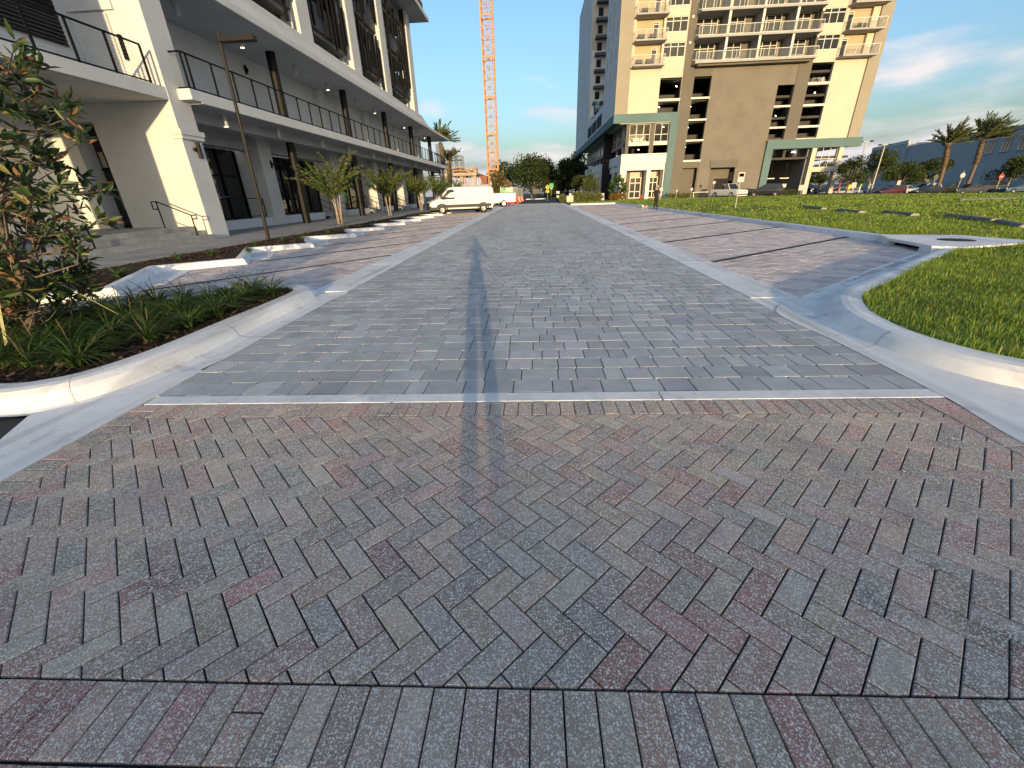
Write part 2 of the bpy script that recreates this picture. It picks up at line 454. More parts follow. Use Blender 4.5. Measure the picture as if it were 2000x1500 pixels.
# --- driveway of grey tumbled pavers in rows of three widths
Y_END = 67.
drive = MB().add([(XL(y) - .1 if s < 0 else XR(y) + .1, y, -.016) for y in (2.92, 20, 45, Y_END) for s in (-1, 1)],
                 [(0, 1, 3, 2), (2, 3, 5, 4), (4, 5, 7, 6)]).build('driveway', 'joint_sand'); struct(drive)
gp = [(.50, .515, .515), (.48, .495, .50), (.52, .53, .525), (.43, .445, .455), (.505, .51, .50)]
def tumbled(x0, x1, y0, y1, j=.0035, c=.012):   # outline with knocked-off corners
    x0 += j; x1 -= j; y0 += j; y1 -= j
    r = lambda: c * rnd.uniform(.5, 1.5)
    return [(x0 + r(), y0), (x1 - r(), y0), (x1, y0 + r()), (x1, y1 - r()), (x1 - r(), y1), (x0 + r(), y1), (x0, y1 - r()), (x0, y0 + r())]
pieces = []; y = 2.99
while y < Y_END:
    d = .250; near = y < 20
    x = XL(y) + rnd.uniform(0, .02); xe = XR(y) - .004; dy = rnd.uniform(-.002, .002)
    while x < xe - .03:
        w = rnd.choice((.165, .245, .245, .325)) + rnd.uniform(-.004, .004)
        if xe - (x + w) < .09: w = xe - x
        t = jit(rnd.choices(gp, (4, 3, 3, 1.4, 2))[0], .12, .02)
        pieces.append((tumbled(x, x + w, y + dy, y + d + dy) if near else [(x + .003, y + .003), (x + w - .003, y + .003), (x + w - .003, y + d - .003), (x + .003, y + d - .003)], t))
        x += w
    y += d
pieces = [([(x, yy + .016 * x * max(0., 1 - (yy - 3) / 12)) for x, yy in P], t) for P, t in pieces]
lay(drive, pieces, 'grey_paver', 300, 'paver', 'paver_field', zt=.0, ch=.0045, dep=.018, wob=.004, dz=.0008)

# --- concrete ribbons along the driveway
for side in (-1, 1):
    E_ = XL if side < 0 else XR
    y = 7.0 if side < 0 else 6.05; base = None
    rb = MB(); g = lambda yy: (E_(yy), E_(yy) + side * .66)
    ys = [y, 20, 45, Y_END - 3]
    v = []
    for yy in ys: a, b = g(yy); v += [(min(a, b), yy, -.03), (max(a, b), yy, -.03)]
    rib = rb.add(v, [(0, 1, 3, 2), (2, 3, 5, 4), (4, 5, 7, 6)]).build('concrete_ribbon', 'joint_sand'); struct(rib)
    while y < Y_END - 3:
        ln = rnd.uniform(3.0, 3.4); y2 = min(y + ln, Y_END - 3)
        a0, b0 = g(y); a1, b1 = g(y2)
        P = [(min(a0, b0) + .004, y + .003), (max(a0, b0) - .004, y + .003), (max(a1, b1) - .004, y2 - .003), (min(a1, b1) + .004, y2 - .003)]
        MB().paver(P, .0045 + rnd.uniform(0, .002), .006, .03).build('slab', 'concrete', rib)
        y = y2
# rumpled tone of the parking-bay pavers
bp = [(.70, .61, .565), (.66, .575, .535), (.73, .645, .595), (.60, .52, .495), (.69, .585, .55)]
def bay(name, quad_, rot, zt=0., limit=300):
    base = MB().add([(p[0], p[1], zt - .016) for p in quad_], [tuple(range(len(quad_)))]).build(name, 'joint_sand'); struct(base)
    pcs = []; ca, sa = math.cos(rot), math.sin(rot)
    inv = [(p[0] * ca + p[1] * sa, -p[0] * sa + p[1] * ca) for p in quad_]
    x0, x1 = min(p[0] for p in inv), max(p[0] for p in inv); y0, y1 = min(p[1] for p in inv), max(p[1] for p in inv)
    y = y0
    while y < y1:
        x = x0 - rnd.uniform(0, .3)
        while x < x1:
            w = rnd.choice((.165, .245, .245, .325)); q = [(x + .003, y + .003), (x + w - .003, y + .003), (x + w - .003, y + .247), (x + .003, y + .247)]
            q = [(a * ca - b * sa, a * sa + b * ca) for a, b in q]
            q = clipc(q, quad_)
            if len(q) > 2 and abs(area(q)) > .002: pcs.append((q, jit(rnd.choice(bp), .14, .03)))
            x += w
        y += .25
    lay(base, pcs, 'tan_paver', limit, 'paver', 'paver_field', zt=zt, ch=.005, dep=.018, wob=.006)
    return base
bayR = bay('parking_bay_right', [(XR(6) + .665, 5.99), (9.05, 10.15), (9.36, 12.4), (9.42, 53.2), (XR(53) + .665, 53.2)], R(37))
bayL = bay('parking_bay_left', [(XL(62) - .665, 62), (-8.9, 62), (-8.85, 9.0), (-7.6, 5.1), (-4.1, 6.9), (XL(7.2) - .665, 7.15)], R(-37))
# dark stall lines let into the bays
def line(owner, a, b, w=.10, zt=.006):
    d = Vector((b[0] - a[0], b[1] - a[1], 0)).normalized(); n = Vector((-d.y, d.x, 0)) * w / 2
    P = [(a[0] - n.x, a[1] - n.y), (b[0] - n.x, b[1] - n.y), (b[0] + n.x, b[1] + n.y), (a[0] + n.x, a[1] + n.y)]
    MB().paver(P, zt, .003, .02).build('stall_line', 'scar', owner)
for k in range(11):
    y = 9.33 + 3.83 * k; line(bayR, (XR(y) + .68, y), (9.3, y + 4.15), .13)
for k in range(12):
    y = 7.35 + 3.62 * k; line(bayL, (-7.35, y), (XL(y + 4) - .68, y + 4.35), .11)

# --- kerbs: five matching curves lofted into one mesh (gutter edge, face foot, top front, top back, back foot)
def kerb(label, loc, curves, zs, n=14, cuts=()):
    C = [crom(c, n) for c in curves]; m = len(C[0]); q = len(C)
    root = thing('kerb', label, 'kerb', loc, world=True)
    stops = [0] + [int(c * n) for c in cuts] + [m - 1]
    for s0, s1 in zip(stops[:-1], stops[1:]):
        v = []
        for k in range(s0, s1 + 1):
            for c, z in zip(C, zs):
                p = Vector((c[k][0], c[k][1], z))
                if k == s0 and s0 > 0: p = p.lerp(Vector((c[k + 1][0], c[k + 1][1], z)), .10)     # open joint between pours
                v.append(tuple(p))
        w = s1 - s0
        MB().add(v, [(k * q + i, k * q + i + 1, (k + 1) * q + i + 1, (k + 1) * q + i) for k in range(w) for i in range(q - 1)]).build('kerb_stone', 'concrete', root)
    return root
def off(path, d):   # offset a polyline to its left
    out = []
    for i, p in enumerate(path):
        a = path[max(i - 1, 0)]; b = path[min(i + 1, len(path) - 1)]
        t = Vector((b[0] - a[0], b[1] - a[1], 0)).normalized()
        out.append((p[0] - t.y * d, p[1] + t.x * d))
    return out
ZS = (.004, -.008, .012, .105, .138, .146, .140, -.03)
# right corner: from the inlet along the diagonal, round the tip and off to the right
gb = [(8.80, 9.45), (6.9, 7.90), (5.3, 6.50), (4.35, 5.68), (3.86, 4.95), (3.66, 4.25), (3.68, 3.72), (3.86, 3.32), (4.3, 3.02), (5.2, 2.86), (7.5, 2.75)]
tb = [(8.72, 9.57), (6.81, 8.01), (5.20, 6.61), (4.24, 5.77), (3.73, 5.0), (3.53, 4.25), (3.55, 3.68), (3.75, 3.22), (4.22, 2.89), (5.18, 2.72), (7.5, 2.60)]
tf = [(8.67, 9.63), (6.77, 8.06), (5.15, 6.67), (4.19, 5.83), (3.66, 5.03), (3.46, 4.24), (3.49, 3.64), (3.70, 3.17), (4.19, 2.83), (5.17, 2.66), (7.5, 2.54)]
fa = [(8.63, 9.68), (6.73, 8.10), (5.11, 6.72), (4.14, 5.88), (3.59, 5.05), (3.40, 4.23), (3.44, 3.60), (3.66, 3.12), (4.17, 2.77), (5.16, 2.60), (7.5, 2.48)]
ft = [(8.58, 9.74), (6.68, 8.16), (5.06, 6.78), (4.08, 5.93), (3.51, 5.08), (3.33, 4.22), (3.38, 3.55), (3.61, 3.06), (4.14, 2.70), (5.15, 2.54), (7.5, 2.42)]
gm = [(8.52, 9.81), (6.62, 8.23), (5.0, 6.85), (4.0, 6.0), (3.42, 5.2), (3.25, 4.22), (3.26, 3.52), (3.35, 3.0), (3.75, 2.5), (4.9, 2.2), (7.5, 2.1)]
ge = [(8.42, 9.93), (6.50, 8.38), (4.9, 7.02), (3.74, 6.02), (3.055, 5.3), (3.045, 4.2), (3.035, 3.5), (3.022, 2.9), (3.03, 1.9), (4.2, 1.0), (7.5, .9)]
kr = kerb('pale concrete kerb and gutter curling round the lawn corner at right', (3.6, 4.2, 0), [ge, gm, ft, fa, tf, tb, gb, off(gb, .02)], ZS, cuts=(1.5, 3.05, 5.35, 8.0))
# left island: from the far nose, along the driveway, round the near corner and off to the left
gb = [(-6.9, 5.15), (-5.2, 6.30), (-4.35, 6.78), (-3.98, 6.62), (-3.86, 6.15), (-3.86, 4.8), (-3.86, 3.8), (-3.96, 3.25), (-4.15, 3.0), (-4.6, 2.90), (-6.8, 2.86)]
tb = [(-6.98, 5.27), (-5.27, 6.42), (-4.36, 6.93), (-3.87, 6.73), (-3.72, 6.18), (-3.72, 4.8), (-3.72, 3.8), (-3.84, 3.17), (-4.08, 2.88), (-4.6, 2.76), (-6.8, 2.71)]
tf = [(-7.02, 5.33), (-5.30, 6.48), (-4.36, 7.0), (-3.82, 6.79), (-3.65, 6.2), (-3.65, 4.8), (-3.65, 3.8), (-3.78, 3.13), (-4.05, 2.82), (-4.6, 2.70), (-6.8, 2.65)]
fa = [(-7.05, 5.38), (-5.33, 6.53), (-4.36, 7.06), (-3.78, 6.84), (-3.59, 6.22), (-3.59, 4.8), (-3.59, 3.78), (-3.72, 3.08), (-4.02, 2.76), (-4.6, 2.645), (-6.8, 2.6)]
ft = [(-7.08, 5.43), (-5.36, 6.58), (-4.36, 7.12), (-3.73, 6.88), (-3.53, 6.24), (-3.53, 4.8), (-3.53, 3.75), (-3.64, 3.02), (-3.96, 2.70), (-4.6, 2.60), (-6.8, 2.55)]
gm = [(-7.14, 5.52), (-5.42, 6.67), (-4.33, 7.22), (-3.6, 6.95), (-3.42, 6.26), (-3.42, 4.8), (-3.40, 3.7), (-3.46, 2.9), (-3.72, 2.45), (-4.3, 2.585), (-6.8, 2.54)]
ge = [(-7.25, 5.68), (-5.52, 6.83), (-4.25, 7.40), (-3.27, 7.02), (-3.228, 6.26), (-3.212, 4.8), (-3.20, 3.7), (-3.19, 2.83), (-3.17, 1.85), (-3.35, 1.2), (-3.6, .5)]
kl = kerb('pale concrete kerb and gutter round the planted island at left', (-3.7, 4.5, 0), [ge[:7] + [(-3.40, 2.98), (-3.86, 2.63), (-4.6, 2.565), (-6.8, 2.51)], gm[:7] + [(-3.52, 3.0), (-3.91, 2.665), (-4.6, 2.583), (-6.8, 2.53)], ft, fa, tf, tb, gb, off(gb, -.02)], ZS, cuts=(1.5, 3.6, 5.25, 7.5))
apl2 = MB().prism([(3.055, 5.2), (3.07, 6.07), (3.78, 6.07), (3.95, 5.95), (3.5, 5.2)], -.05, -.002).build('gutter_apron', 'concrete'); struct(apl2)
apl = MB().prism([(-3.56, 3.06), (-3.36, 3.5), (-3.20, 3.5), (-3.19, 2.83), (-3.168, 1.86), (-3.172, 1.0), (-3.172, -.4), (-3.6, -.4), (-3.62, 1.6), (-3.70, 2.2), (-3.93, 2.60)], -.05, .003).build('gutter_apron', 'concrete'); struct(apl)
side_st = MB().quad((-60, -30, -.03), (-3.4, -30, -.03), (-3.4, 2.62, -.03), (-60, 2.62, -.03)).build('side_street', 'asphalt'); struct(side_st)
# long kerb on the right of the right-hand bay
xs = 9.34
prof = lambda x: None
def straight_kerb(name, a, b, left=1, seg=3.0, grp=None):
    """kerb sections butted end to end; left=+1 puts the lawn side on the left of a->b"""
    a, b = Vector((*a, 0)), Vector((*b, 0)); L_ = (b - a).length; d = (b - a) / L_; n = Vector((-d.y, d.x, 0)) * left
    root = None; k = 0; s = 0
    prof = [(-.05, -.03), (.0, .012), (.035, .105), (.065, .140), (.10, .150), (.22, .148), (.235, .13), (.235, -.03)]
    parts = []
    while s < L_ - .05:
        e = min(s + seg, L_)
        mb = MB(); v = []
        for t in (s + .004, e - .004):
            for o_, z in prof: q = a + d * t + n * o_; v.append((q.x, q.y, z))
        m = len(prof)
        mb.add(v, [(i, i + 1, i + 1 + m, i + m) for i in range(m - 1)] + [tuple(range(m)), tuple(range(2 * m - 1, m - 1, -1))])
        parts.append(mb); s = e
    return parts
def kerb_run(label, a, b, left, seg=3.0, group=None):
    r_ = thing('kerb', label, 'kerb', (a[0], a[1], 0), group=group, world=True)
    for mb in straight_kerb('k', a, b, left, seg): mb.build('kerb_stone', 'concrete', r_)
    return r_
kerb_run('long straight grey concrete kerb between the right parking bay and the lawn', (9.36, 12.45), (9.42, 53.3), -1)
kerb_run('sunlit pale kerb closing the far end of the right parking bay', (4.2, 53.35), (9.6, 53.35), 1)
# storm inlet: slab with a slot in its face and a manhole cover on top
inl = thing('storm_inlet', 'concrete storm drain inlet with open slot and round manhole cover beside lawn', 'drain', (9.2, 11, 0), world=True)
MB().prism([(9.02, 9.55), (11.2, 10.15), (10.9, 11.75), (9.35, 12.40), (8.93, 11.5), (8.62, 9.85)], .10, .165).build('slab', 'concrete', inl)
MB().prism([(9.25, 9.75), (11.1, 10.2), (10.8, 11.65), (9.45, 12.3)], -.3, .099).build('chamber', 'scar', inl)
MB().prism([(8.93, 11.5), (9.35, 12.4), (9.5, 12.3), (9.1, 11.45)], -.03, .099).build('cheek', 'concrete', inl)
MB().prism([(8.62, 9.85), (8.70, 10.25), (8.95, 10.2), (9.05, 9.6)], -.03, .099).build('cheek', 'concrete', inl)
mh = MB().lathe((9.92, 10.78, .166), [(0, .008), (.30, .008), (.30, .004), (.335, .004), (.345, -.01)], 32).build('manhole_cover', 'scar', inl)
# ------------------------------------------------------------------ lawn, sidewalk, planting strips
GBR = crom([(8.80, 9.45), (6.9, 7.90), (5.3, 6.50), (4.35, 5.68), (3.86, 4.95), (3.66, 4.25), (3.68, 3.72), (3.86, 3.32), (4.3, 3.02), (5.2, 2.86), (7.5, 2.75)], 8)
LAWN = [(60, 2.74)] + [(p[0], p[1]) for p in GBR[::-1]] + [(9.02, 9.54), (11.22, 10.14), (10.92, 11.78), (9.5, 12.48), (9.595, 12.6), (9.655, 53.1), (9.6, 53.56), (4.2, 53.56), (4.2, 62), (13, 66.8), (19.5, 68.5), (30, 66.8), (37.8, 62.6), (42.6, 56.2), (45.8, 50.4), (47.6, 46), (50, 35), (52, 20)]
lawn = MB().add([(p[0], p[1], .128) for p in LAWN] + [(p[0], p[1], -.06) for p in LAWN],
    [tuple(range(len(LAWN) - 1, -1, -1))] + [(i, (i + 1) % len(LAWN), (i + 1) % len(LAWN) + len(LAWN), i + len(LAWN)) for i in range(len(LAWN))]).build('lawn', 'lawn'); struct(lawn)
def inside(P, poly):
    x, y = P[:, 0], P[:, 1]; r = np.zeros(len(P), bool); n = len(poly)
    for i in range(n):
        (x0, y0), (x1, y1) = poly[i], poly[(i + 1) % n]
        if y0 == y1: continue
        c = ((y0 > y) != (y1 > y)) & (x < (x1 - x0) * (y - y0) / (y1 - y0) + x0); r ^= c
    return r
rg = np.random.default_rng(5)
def blades(P, z, ln, wd, cols, lean=.5, name='grass', droop=.35):
    n = len(P); a = rg.uniform(0, 2 * np.pi, n); L_ = ln * rg.uniform(.55, 1.35, n); w = wd * rg.uniform(.7, 1.3, n)
    le = np.abs(rg.normal(0, lean, n)); d = np.stack([np.cos(a), np.sin(a)], 1); s = np.stack([-np.sin(a), np.cos(a)], 1)
    V = np.zeros((n, 5, 3))
    mid = P + d * (L_ * np.sin(le) * .5)[:, None]; zm = z + L_ * np.cos(le) * .6
    tip = P + d * (L_ * np.sin(le) * (1 + droop))[:, None]; zt = z + L_ * np.cos(le) * (1 - droop * .2)
    V[:, 0, :2] = P - s * w[:, None] / 2; V[:, 1, :2] = P + s * w[:, None] / 2; V[:, 0, 2] = V[:, 1, 2] = z - .01
    V[:, 2, :2] = mid - s * w[:, None] * .42; V[:, 3, :2] = mid + s * w[:, None] * .42; V[:, 2, 2] = V[:, 3, 2] = zm
    V[:, 4, :2] = tip; V[:, 4, 2] = zt
    b = np.arange(n)[:, None] * 5
    F = np.concatenate([b + np.array([[0, 1, 3]]), b + np.array([[0, 3, 2]]), b + np.array([[2, 3, 4]])], 0)
    cols = np.array(cols); ci = rg.integers(0, len(cols), n)
    t = cols[ci] * rg.uniform(.7, 1.3, (n, 1)); t = np.repeat(t, 5, 0)
    return V.reshape(-1, 3), F, t
GC = [(.20, .31, .034), (.26, .37, .045), (.16, .26, .03), (.31, .40, .055), (.23, .34, .036), (.42, .40, .15)]
def patchy(P):   # uneven growth: thin patches and tufts
    s = np.sin(P[:, 0] * 2.1 + 1.3 * np.sin(P[:, 1] * 1.7)) * np.sin(P[:, 1] * 2.6 + np.sin(P[:, 0] * 3.1)) + .6 * np.sin(P[:, 0] * 7.3 + P[:, 1] * 5.1)
    return .5 + .32 * s
def lawn_patch(x0, x1, y0, y1, n, ln, wd, lean=.55):
    P = np.stack([rg.uniform(x0, x1, n), rg.uniform(y0, y1, n)], 1)
    P = P[inside(P, LAWN)]
    P = P + rg.normal(0, .018, P.shape)
    h = patchy(P); P = P[rg.uniform(0, 1, len(P)) < .45 + .6 * h]; h = patchy(P)
    V, F, t = blades(P, .126 + 0 * h, ln * (.65 + .7 * h), wd, GC, lean)
    return V, F, t * np.repeat(.75 + .5 * h, 5)[:, None]
parts = [lawn_patch(3.5, 9, 2.7, 10, 150000, .068, .0055, 1.0), lawn_patch(9, 18, 2.7, 16, 130000, .07, .010, 1.0), lawn_patch(3.5, 22, 10, 26, 100000, .07, .016, 1.0),
         lawn_patch(16, 55, 2.7, 40, 70000, .075, .045, .9), lawn_patch(4, 55, 26, 69, 70000, .055, .06, .9)]
V = []; F = []; T = []; o_ = 0
for v, f, t in parts: V.append(v); F.append(f + o_); T.append(t); o_ += len(v)
gr = nparr('lawn_grass', np.concatenate(V), np.concatenate(F), 'blade', None, np.concatenate(T))
tag(gr, 'short bright green lawn grass right of the parking bay', 'grass', kind='stuff')

# sidewalk on the left
walk = MB().box(-16.6, -10.2, 4.4, 74, -.05, .15).build('sidewalk', 'walk'); struct(walk)
# sawtooth kerb
def kerb_poly(pts, left, owner, name='kerb_stone', prof=None, seglabel=None):
    prof = prof or [(-.05, -.03), (.0, .012), (.03, .100), (.06, .138), (.10, .150), (.24, .147), (.25, .135), (.25, -.03)]
    n = len(pts); ring = []
    for i in range(n):
        p = Vector((*pts[i], 0))
        d1 = (Vector((*pts[i], 0)) - Vector((*pts[i - 1], 0))).normalized() if i > 0 else None
        d2 = (Vector((*pts[i + 1], 0)) - Vector((*pts[i], 0))).normalized() if i < n - 1 else None
        d1 = d1 or d2; d2 = d2 or d1
        n1 = Vector((-d1.y, d1.x, 0)) * left; n2 = Vector((-d2.y, d2.x, 0)) * left
        mit = (n1 + n2) / max(.35, 1 + n1.dot(n2))
        ring.append([(p.x + mit.x * o, p.y + mit.y * o, z) for o, z in prof])
    m = len(prof)
    for i in range(n - 1):
        mb = MB().add(ring[i] + ring[i + 1], [(k, k + 1, k + 1 + m, k + m) for k in range(m - 1)] + [tuple(range(m)), tuple(range(2 * m - 1, m - 1, -1))])
        mb.build(name, 'concrete', owner)
teeth = []
for k in range(15):
    teeth += [(-8.85, 5.92 + 3.6 * k), (-7.42, 6.98 + 3.6 * k)]
teeth += [(-8.85, 5.92 + 54)]
saw = thing('kerb', 'pale sawtooth concrete kerb along the planting strip at left', 'kerb', (-8.2, 6, 0), world=True)
kerb_poly(teeth, 1, saw)
for k in range(14):
    a, b = teeth[2 * k + 1], teeth[2 * k + 2]
    d = Vector((b[0] - a[0], b[1] - a[1], 0)).normalized(); n = Vector((d.y, -d.x, 0))
    MB().paver([(a[0] + d.x * .9 + n.x * .0, a[1] + d.y * .9), (a[0] + d.x * .9 + n.x * .5, a[1] + d.y * .9 + n.y * .5), (b[0] + n.x * .62 - d.x * .1, b[1] + n.y * .62 - d.y * .1), (b[0] + n.x * .02, b[1] + n.y * .02)], .010, .004, .03).build('gutter_pad', 'concrete', saw)
mul = [(-10.19, 60)] + [(-10.19, 5.0)] + [(p[0] - .12, p[1]) for p in teeth]
mulch = MB().add([(p[0], p[1], .125) for p in mul], [tuple(range(len(mul)))]).build('planting_strip', 'mulch'); struct(mulch)
ISL = [(p[0] - .0, p[1]) for p in crom([(-6.9, 5.15), (-5.2, 6.30), (-4.35, 6.78), (-3.98, 6.62), (-3.86, 6.15), (-3.86, 4.8), (-3.86, 3.8), (-3.96, 3.25), (-4.15, 3.0), (-4.6, 2.90), (-6.8, 2.86)], 5)] + [(-9.0, 2.86), (-9.0, 4.2)]
isl = MB().add([(p[0], p[1], .118) for p in ISL], [tuple(range(len(ISL)))]).build('planting_island', 'mulch'); struct(isl)
def chips(poly, n, z, s0, s1, cols, name, bx):
    P = np.stack([rg.uniform(bx[0], bx[1], n), rg.uniform(bx[2], bx[3], n)], 1); P = P[inside(P, poly)]
    n = len(P); L_ = rg.uniform(s0, s1, n); w = L_ * rg.uniform(.2, .5, n); a = rg.uniform(0, 6.3, n); ti = rg.normal(0, .35, n); tw = rg.normal(0, .35, n)
    d = np.stack([np.cos(a) * np.cos(ti), np.sin(a) * np.cos(ti), np.sin(ti)], 1); s = np.stack([-np.sin(a), np.cos(a), tw], 1)
    c = np.concatenate([P, (z + rg.uniform(.002, .014, n))[:, None]], 1)
    V = np.stack([c - d * L_[:, None] / 2 - s * w[:, None] / 2, c + d * L_[:, None] / 2 - s * w[:, None] / 2, c + d * L_[:, None] / 2 + s * w[:, None] / 2, c - d * L_[:, None] / 2 + s * w[:, None] / 2], 1)
    cols = np.array(cols); t = np.repeat(cols[rg.integers(0, len(cols), n)] * rg.uniform(.6, 1.4, (n, 1)), 4, 0)
    return nparr(name, V.reshape(-1, 3), np.arange(4 * n).reshape(-1, 4), 'chip', None, t)
MC = [(.045, .026, .018), (.07, .04, .026), (.03, .02, .015), (.10, .065, .045)]
tag(chips(ISL, 9000, .118, .02, .07, MC, 'mulch_chips', (-7, -3.8, 2.8, 6.9)), 'dark brown shredded bark mulch on the planted island', 'mulch', kind='stuff')
tag(chips(mul, 14000, .126, .03, .09, MC, 'mulch_chips', (-10.2, -7.3, 5, 30)), 'dark brown bark mulch in the sawtooth planting strip', 'mulch', kind='stuff')
# leaf litter washed up against the kerb of the left bay
P = [(-8.9, 7.2), (-6.6, 7.3), (-6.2, 9.4), (-7.4, 10.3), (-8.7, 9.6)]
tag(chips(P, 420, .008, .02, .05, [(.02, .016, .013), (.05, .035, .025)], 'leaf_litter', (-9, -6, 7, 10.4)), 'dark fallen leaf litter scattered on the left parking bay', 'leaves', kind='stuff')

P = [(-3, 3.2), (2.9, 3.2), (2.9, 22), (-3, 22)]
tag(chips(P, 150, .0025, .010, .028, [(.03, .022, .016), (.07, .05, .03), (.12, .085, .05), (.05, .055, .03)], 'leaf_litter', (-3, 2.9, .7, 22)), 'small dry leaf bits scattered over the driveway pavers', 'leaves', kind='stuff')
# ------------------------------------------------------------------ plants
def strap_leaf(mb, base, a, ln, w, rise, fall, seg=5, tint=(.05, .09, .02)):
    d = Vector((math.cos(a), math.sin(a), 0)); s = Vector((-d.y, d.x, 0)); vs = []
    for k in range(seg + 1):
        t = k / seg
        p = Vector(base) + d * (ln * (t * .75 + .15 * t * t)) * math.cos(rise * (1 - t)) + Vector((0, 0, ln * (math.sin(rise) * t - fall * t * t)))
        ww = w * (1 - t ** 2.5) * (.6 + .4 * min(1, t * 4)) / 2 + .0004
        vs += [tuple(p - s * ww + Vector((0, 0, ww * .5))), tuple(p + s * ww + Vector((0, 0, ww * .5)))]
    mb.cur = tint
    mb.add(vs, [(2 * k, 2 * k + 1, 2 * k + 3, 2 * k + 2) for k in range(seg)])
LG = [(.045, .085, .018), (.06, .105, .022), (.035, .065, .015), (.085, .12, .03)]
def liriope_mesh(n, ln, w=.011, cols=LG, dry=.08):
    mb = MB()
    for _ in range(n):
        a = rnd.uniform(0, 6.283); r_ = rnd.uniform(0, .05)
        t = jit(rnd.choice(cols), .25)
        if rnd.random() < dry: t = jit((.24, .19, .08), .2)
        strap_leaf(mb, (r_ * math.cos(a), r_ * math.sin(a), 0), a + rnd.uniform(-.5, .5), ln * rnd.uniform(.6, 1.25), w * rnd.uniform(.8, 1.3), rnd.uniform(.85, 1.45), rnd.uniform(.35, .75), 5, t)
    return mb
protos = []
for i in range(4):
    mb = liriope_mesh(105, .44, .0125, [(.05, .095, .02), (.075, .13, .028), (.04, .07, .016), (.11, .16, .04)], .05)
    for _ in range(rnd.choice((0, 0, 1))):   # dried seed stalks
        a = rnd.uniform(0, 6.28); h = rnd.uniform(.28, .4)
        mb.cur = (.20, .15, .09); mb.tube([(0, 0, 0), (.03 * math.cos(a), .03 * math.sin(a), h * .6), (.06 * math.cos(a), .06 * math.sin(a), h)], [.002, .0045, .003], 5)
    me_o = mb.build('liriope_clump', 'dull_leaf'); protos.append(me_o.data); bpy.data.objects.remove(me_o)
spots = []
tries = 0
while len(spots) < 52 and tries < 6000:
    tries += 1
    x, y = rnd.uniform(-6.9, -3.95), rnd.uniform(3.0, 6.6)
    if not inside(np.array([[x, y]]), [(-4.12, 3.35), (-4.07, 6.35), (-4.35, 6.55), (-6.9, 5.0), (-6.9, 3.1), (-4.6, 3.15)])[0]: continue
    if math.hypot(x + 5.69, y - 4.16) < .3: continue
    if all(math.hypot(x - a, y - b) > .32 for a, b in spots): spots.append((x, y))
for x, y in spots:
    o = bpy.data.objects.new('liriope_clump', rnd.choice(protos)); COL.objects.link(o)
    o.location = (x, y, .115); o.rotation_euler = (0, 0, rnd.uniform(0, 6.28)); s = rnd.uniform(.8, 1.2); o.scale = (s, s, s * rnd.uniform(.85, 1.1))
    tag(o, 'clump of strappy dark green leaves under the magnolia on the island', 'plant', 'liriope clumps on the planted island')
# small leafy plants in the sawtooth strip
ORD = ('first', 'second', 'third', 'fourth', 'fifth', 'sixth', 'seventh', 'eighth', 'ninth', 'tenth', 'eleventh', 'twelfth')
pp = []
for i in range(3):
    mb = liriope_mesh(26, .34, .034, [(.05, .11, .02), (.07, .14, .03), (.10, .16, .03)], .04)
    o = mb.build('cast_iron_plant', 'leaf'); pp.append(o.data); bpy.data.objects.remove(o)
for k in range(12):
    for j in range(3 if k < 5 else 2):
        o = bpy.data.objects.new('strip_plant', rnd.choice(pp)); COL.objects.link(o)
        bx = -9.5 + .5 * j + rnd.uniform(-.15, .15); o.location = (bx, 7.3 + 3.6 * k + j * .55 + rnd.uniform(-.2, .2), .12)
        o.rotation_euler = (0, 0, rnd.uniform(0, 6.28)); s = rnd.uniform(.7, 1.25); o.scale = (s, s, s)
        tag(o, '%s broad-leaved plant in the %s mulch pocket of the sawtooth strip' % (('left', 'middle', 'right')[j], ORD[k]), 'plant', 'small plants in the sawtooth strip')
# ------------------------------------------------------------------ building materials
mat('stucco', (.63, .645, .635), .9, .05, .8, .5, 60, .2, stain=(.35, .55, .8, (.56, .57, .555)))
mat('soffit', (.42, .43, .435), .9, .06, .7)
mat('black_metal', (.005, .005, .0055), .6, .1, 5, spec=.12)
mat('round_column', (.007, .0068, .006), .4, .15, 3, spec=.2)
mat('spandrel', (.115, .118, .12), .8, .12, .9, stain=(.5, .5, .75, (.09, .09, .09)))
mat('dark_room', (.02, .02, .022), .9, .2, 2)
mat('garage_concrete', (.26, .25, .24), .9, .15, .8)
mat('louvre', (.02, .02, .021), .5, .1, 4)
mat('door_white', (.62, .62, .60), .5, .03, 2)
mat('bronze', (.020, .017, .013), .5, .1, 4, spec=.2)
mat('lamp_shell', (.5, .5, .49), .5, .04, 4)
mat('lamp_glow', (1, .85, .6), .5, 0, emit=((1, .72, .38), 5.))
mat('steel_cable', (.25, .25, .25), .4, .05, 5, metal=.7)
glass('shop_glass', (.012, .014, .016), .04)
mat('blue_tape', (.03, .09, .22), .6, .05, 5)
mat('sheet', (.35, .33, .28), .8, .1, 3)

AB = thing('arcade_building', 'pale stucco arcade building with balcony and parking deck above, left side', 'building', (-17, 40, 0), world=True)
def part(name, m, mb, parent=None, smooth=False): return mb.build(name, m, parent or AB, smooth)
def bx(name, m, *a, parent=None): return MB().box(*a).build(name, m, parent or AB)

